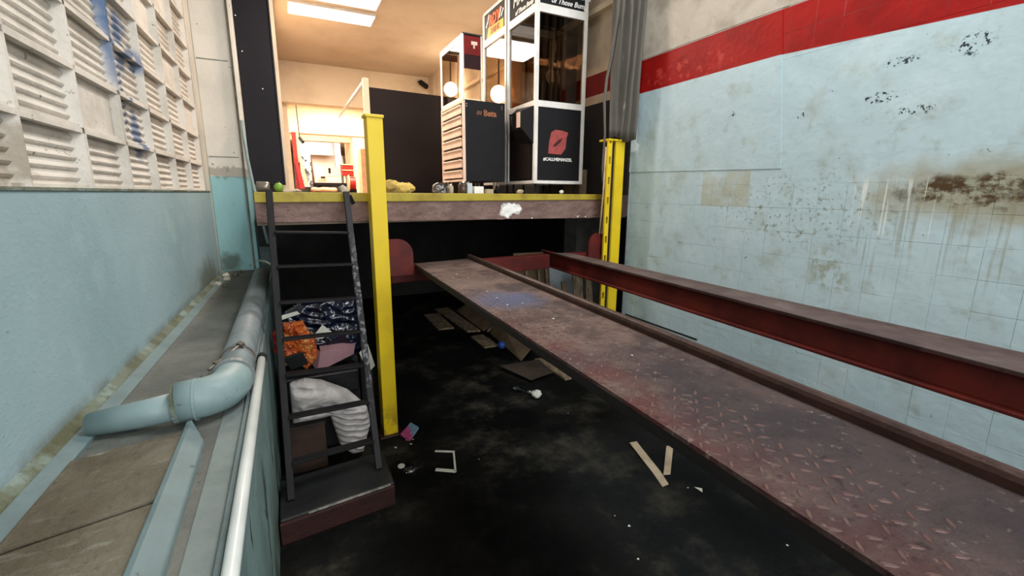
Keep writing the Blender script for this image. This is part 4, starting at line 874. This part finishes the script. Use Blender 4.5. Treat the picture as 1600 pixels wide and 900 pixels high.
build('mark_plate', G().box(1.655, 1.715, 4.200, 4.204, 3.045, 3.075).box(1.675, 1.690, 4.200, 4.204, 3.015, 3.046), mDRW, gc, label='pale T shaped mark')

# ---- black partition board, its post and rail
pb = empty('partition', (1.9,6.2,1.70), 'large dark brown partition board standing behind the left yellow post', 'partition')
build('board', G().hexa([(1.05,6.2),(2.78,6.2),(2.78,6.24),(1.05,6.24)], 1.70, [3.005,2.975,2.975,3.005]), mBOARD, pb)
build('end_post', G().box(0.985, 1.055, 6.17, 6.25, 1.70, 3.10), mSWL, pb, bev=0.004)
build('top_rail', G().tube([(1.02,6.22,3.085),(1.02,9.3,3.085)], 0.022, 10), mWHITE, pb, smooth=True)
# ---- black door leaf at left
bl = empty('door_leaf', (-0.15,5.2,1.70), 'tall black metal door leaf standing behind the white pillar', 'door leaf')
build('sheet', G().hexa([(-0.284,5.2),(0.005,5.2),(0.005,5.24),(-0.284,5.24)], 1.775, 4.6), mBLACK, bl, bev=0.004)
build('edge_fold', G().box(0.005, 0.018, 5.19, 5.25, 1.775, 3.98), simple('edge_black', (16,16,20), None, 0.5), bl, bev=0.002)
for x, z in ((-0.268,3.29),(-0.245,2.99),(-0.105,2.675)):
    build('rivet', G().sphere((x,5.198,z), 0.006, 10, 6), mWL, bl)
build('foot', G().box(-0.16, -0.02, 5.19, 5.26, 1.70, 1.775), mDARK, bl)

# ---- things along the slab edge
zt = 1.703
build('metal_canister', G().tube([(-0.155,3.35,zt+0.033),(-0.10,3.34,zt+0.033),(-0.085,3.34,zt+0.033)], [0.033,0.033,0.028], 16), mMETL, smooth=True, label='battered silver metal canister lying at the left end of the slab edge', cat='canister')
gb = build('green_fruit', G().sphere((-0.032,3.30,zt+0.029), (0.029,0.029,0.029), 20, 14), mGRN, smooth=True, label='round green fruit on the yellow slab edge by the ladder', cat='fruit')
build('stalk', G().tube([(-0.030,3.30,zt+0.056),(-0.026,3.30,zt+0.066)], 0.003, 6), mGRN, gb)
build('rag', crumple(G().sphere((0.03,3.36,zt+0.008),(0.07,0.05,0.012),16,8), 0.012, 20, 6, zt), mCARL, smooth=True, label='small pale rag right of the green fruit', cat='rag')
build('crumpled_tissue', crumple(G().sphere((0.36,3.30,zt+0.022),(0.028,0.03,0.03),16,10), 0.018, 26, 7, zt), mPAPER, smooth=True, label='white crumpled tissue at the top of the ladder', cat='tissue')
blobobj('yellow_rag', [((0.70,3.42,zt+0.035),(0.07,0.06,0.055)), ((0.79,3.42,zt+0.03),(0.085,0.06,0.04)), ((0.63,3.42,zt+0.02),(0.04,0.05,0.03))], mYCL, 0.035, 16, 6, 'crumpled mustard yellow rag right of the left yellow post', 'rag', flat=zt, vox=0.007)
def jar(x, y, r, h, mat, lab, cat='jar', nm='glass_jar'):
    e = empty(nm, (x,y,zt), lab, cat)
    build('jar_body', G().lathe((x,y,zt), [(r*0.9,0),(r,h*0.08),(r,h*0.7),(r*0.7,h*0.85)], 16), mat, e, smooth=True)
    build('lid', G().lathe((x,y,zt+h*0.85), [(r*0.72,0),(r*0.75,h*0.03),(r*0.75,h*0.14),(r*0.6,h*0.15)], 16), mCHR, e); return e
jar(1.245,3.37,0.036,0.092, simple('jar_brown', (70,56,46), (50,40,34), 0.2), 'round dark glass jar with a metal lid on the slab edge')
jar(1.155,3.40,0.022,0.07, mCARL, 'slim pale bottle left of the dark jar', 'bottle', 'small_bottle')
build('paper_carton', G().box(1.345,1.425,3.38,3.43,zt,zt+0.055), mWHITE, bev=0.002, label='small white carton right of the dark jar', cat='carton')
build('paper_carton', G().box(1.29,1.335,3.40,3.44,zt,zt+0.08), mGREYB, bev=0.002, label='small grey upright carton between the jar and the white carton', cat='carton')
build('plastic_bag', crumple(G().sphere((1.075,3.40,zt+0.035),(0.06,0.05,0.045),18,12), 0.03, 18, 8, zt), mPLAS, smooth=True, label='clear crumpled plastic bag left of the jars', cat='bag')
build('paper_carton', G().box(1.46,1.52,3.40,3.45,zt,zt+0.035), mCARL, bev=0.002, label='flat beige packet at the right end of the jar row', cat='carton')
build('tissue_scrap', crumple(G().sphere((1.77,3.42,zt+0.015),(0.03,0.03,0.016),12,8), 0.015, 30, 3, zt), mCARL, smooth=True, label='beige crumpled scrap under the claw machines', cat='scrap')
build('tissue_scrap', crumple(G().sphere((2.22,3.48,zt+0.015),(0.02,0.02,0.02),12,8), 0.012, 30, 5, zt), mPAPER, smooth=True, label='white scrap on the edge in front of the claw machine', cat='scrap')
# right of machine: barrel with ladle-like handle on a wooden box
wb = build('wooden_box', G().box(2.70,2.79,3.9,4.2,1.70,1.95), mCARD, label='brown wooden box squeezed right of the claw machine', cat='box')
pt = empty('paint_pot', (2.745,4.05,1.95), 'dark metal pot with a brush handle on the brown box', 'pot')
build('pot_body', G().lathe((2.745,4.0,1.95), [(0.045,0),(0.050,0.01),(0.050,0.12),(0.046,0.12),(0.046,0.10)], 18), simple('pot_dark', (56,54,52), (40,38,36), 0.5), pt, smooth=True)
build('brush_handle', G().tube([(2.745,4.0,2.02),(2.775,3.95,2.15)], 0.006, 8), mCHR, pt)

# ================================================================== SHOP: LIGHTS AND BACK ROOM
def clight(name, x0, x1, y0, y1, z, label):
    e = empty(name, ((x0+x1)/2,(y0+y1)/2,z-0.04), label, 'ceiling light', 'flat ceiling light panels')
    build('diffuser', G().box(x0+0.015, x1-0.015, y0+0.015, y1-0.015, z-0.042, z-0.03), mLAMP, e)
    build('housing', G().box(x0, x1, y0, y1, z-0.035, z), mWHITE, e, bev=0.003); return e
clight('ceiling_light', 0.23, 1.27, 6.60, 7.0, 4.0, 'long white ceiling light panel, the farther of the two lit ones')
clight('ceiling_light', 0.65, 1.15, 4.38, 4.58, 4.0, 'white ceiling light panel just inside the shop edge')
clight('ceiling_light', 0.20, 1.24, 5.98, 6.40, 4.0, 'long white ceiling light panel, the nearer of the two lit ones')
for x, y, z, lab in ((2.62,7.6,3.40,'glowing round lamp behind the tool cabinet case'), (2.66,5.78,3.0,'glowing round lamp seen through the second glass machine')):
    e = empty('globe_lamp', (x,y,z), lab, 'lamp', 'glowing globe lamps behind the partition')
    build('globe', G().sphere((x,y,z), 0.11, 20, 14), mLAMPW, e, smooth=True); build('stem', G().tube([(x,y,z+0.1),(x,y,4.0)], 0.01, 8), mDARK, e)
    l = bpy.data.lights.new('globe_light', 'POINT'); l.energy = 10; l.color = (1,0.78,0.55); l.shadow_soft_size = 0.12
    lo = bpy.data.objects.new('globe_light', l); COL.objects.link(lo); lo.location = (x,y,z-0.13)
sp = empty('spotlight', (2.62,9.4,3.80), 'small black spotlight head fixed to the first beam', 'spotlight')
build('head', G().tube([(2.60,9.36,3.86),(2.68,9.22,3.76)], 0.05, 14), mDARK, sp); build('arm', G().tube([(2.60,9.36,3.86),(2.60,9.50,3.90)], 0.02, 8), mDARK, sp)
sp = empty('spotlight', (0.42,11.5,2.9), 'tiny grey spotlight hanging in the back room', 'spotlight')
build('head', G().tube([(0.40,11.5,2.90),(0.46,11.4,2.80)], 0.035, 12), mSTEEL, sp); build('arm', G().tube([(0.40,11.5,2.92),(0.38,11.5,3.75)], 0.01, 8), mSTEEL, sp)
for (y, x0, x1, lab) in ((10.8,0.5,1.9,'bright panel light just beyond the first beam'), (13.8,0.4,1.6,'bright panel light between the second and third beams'), (18.5,0.6,2.4,'bright panel light at the far end of the back room')):
    clight('ceiling_light', x0, x1, y, y+0.7, 3.75, lab)
# red lift column with tan arm
rc = empty('red_column', (0.36,12.0,1.70), 'red lift column with a tan arm at the left of the back room', 'lift column')
build('column', G().box(0.255,0.345,12.0,12.15,1.70,3.08), mREDP, rc, bev=0.005)
build('column_cover', G().box(0.345,0.40,12.0,12.15,2.40,3.08), mTAN, rc)
build('arm', G().slab([(0.34,11.9,2.60),(0.40,11.9,2.60),(0.52,11.9,1.86),(0.46,11.9,1.86)], 0.05), mTAN, rc)
build('foot', G().slab([(0.27,11.95,2.4),(0.34,11.95,2.4),(0.44,11.95,1.80),(0.33,11.95,1.80)], 0.08), mREDP, rc)
build('wall_poster', G().box(0.44,0.72,14.0,14.02,1.86,2.74), mPOST, label='tall pale blue poster with dark figures beside the van', cat='poster')
# van seen from the rear
vn = empty('van', (2.0,22,1.70), 'cream white van parked at the far end of the back room', 'van')
build('body', G().add([(1.22,22,2.10),(2.56,22,2.10),(2.46,22.1,3.38),(1.14,22.1,3.40),(1.22,25.5,2.10),(2.56,25.5,2.10),(2.46,25.5,3.38),(1.14,25.5,3.40)], [(0,1,2,3),(7,6,5,4),(0,4,5,1),(1,5,6,2),(2,6,7,3),(3,7,4,0)]), mVAN, vn, bev=0.06, segs=4)
build('bumper', G().box(1.24,2.54,21.88,22.02,2.0,2.14), mDARK, vn, bev=0.03)
build('number_plate', G().box(1.36,1.72,21.95,21.97,2.20,2.32), mTAN, vn, bev=0.005)
build('plate_recess', G().box(1.48,1.66,21.94,21.96,2.34,2.40), mDARK, vn)
build('door_handle', G().box(1.82,1.90,21.93,22.0,2.56,2.78), mDARK, vn, bev=0.01)
build('badge', G().box(2.22,2.34,21.97,22.05,3.02,3.06), mDARK, vn)
build('door_seam', G().box(1.24,2.54,21.965,21.975,2.42,2.43), mTAN, vn)
for x in (1.36, 2.34):
    build('wheel', G().tube([(x,22.6,2.0),(x+0.16,22.6,2.0)], 0.30, 20), mDARK, vn)
# dark stacks on the left of the van
build('storage_rack', G().box(0.92,1.06,20.0,20.6,1.70,3.0), mMARD, label='dark narrow rack between the poster and the van', cat='rack')
# red cart with hose reel
ct = empty('tool_cart', (1.45,12.0,1.70), 'red workshop cart with a cream top tray right of the van', 'cart')
build('cart_body', G().box(1.30,1.57,12.0,12.3,2.12,2.37), mREDP, ct, bev=0.01)
build('tray', G().box(1.28,1.59,11.98,12.32,2.37,2.395), mTAN, ct, bev=0.004); build('shelf', G().box(1.30,1.58,11.98,12.32,2.24,2.26), mTAN, ct)
for x in (1.31,1.55):
    for y in (12.02,12.27): build('leg', G().box(x,x+0.02,y,y+0.02,1.70,2.13), mDARK, ct)
hr = empty('hose_reel', (1.48,11.6,1.70), 'round red hose reel in front of the cart', 'hose reel')
build('drum', G().tube([(1.40,11.6,1.93),(1.54,11.6,1.93)], 0.15, 20), mREDP, hr); build('flange', G().tube([(1.38,11.6,1.93),(1.40,11.6,1.93)], 0.19, 20), mTAN, hr)
build('stand', G().box(1.38,1.56,11.56,11.64,1.70,1.80), mDARK, hr)
build('steel_cabinet', G().box(1.50,1.92,10.2,10.7,1.70,2.62), mTAN, bev=0.01, label='plain cream steel cabinet behind the left yellow post', cat='cabinet')
build('roller_shutter', G().box(0.55,2.10,20.3,20.4,3.20,3.75), mSHUT, label='grey roller shutter box above the van', cat='shutter')
build('duct_pipe', G().box(1.90,2.12,19.6,19.9,2.7,3.75), mSHUT, label='blue grey upright duct right of the shutter', cat='duct')
build('coiled_hose', G().tube([(0.9+0.22*math.cos(a)*1.2, 12.5+0.2*math.sin(a), 1.78+0.01*math.sin(3*a)) for a in [i*2*PI/24 for i in range(25)]], 0.05, 8), mTAN, smooth=True, label='pale coiled hose on the back room floor', cat='hose')
# bay lamp fixture that lights the pit
e = empty('bay_light', (1.5,0.3,4.55), 'long white tube light under the bay ceiling', 'ceiling light')
build('housing', G().box(0.2,2.8,0.15,0.45,4.62,4.70), mWHITE, e); build('tubes', G().tube([(0.25,0.22,4.60),(2.75,0.22,4.60)], 0.018, 10).tube([(0.25,0.38,4.60),(2.75,0.38,4.60)], 0.018, 10), mLAMP, e)
build('hanger', G().tube([(0.6,0.3,4.70),(0.6,0.3,4.9)], 0.01, 6).tube([(2.4,0.3,4.70),(2.4,0.3,4.9)], 0.01, 6), mSTEEL, e)
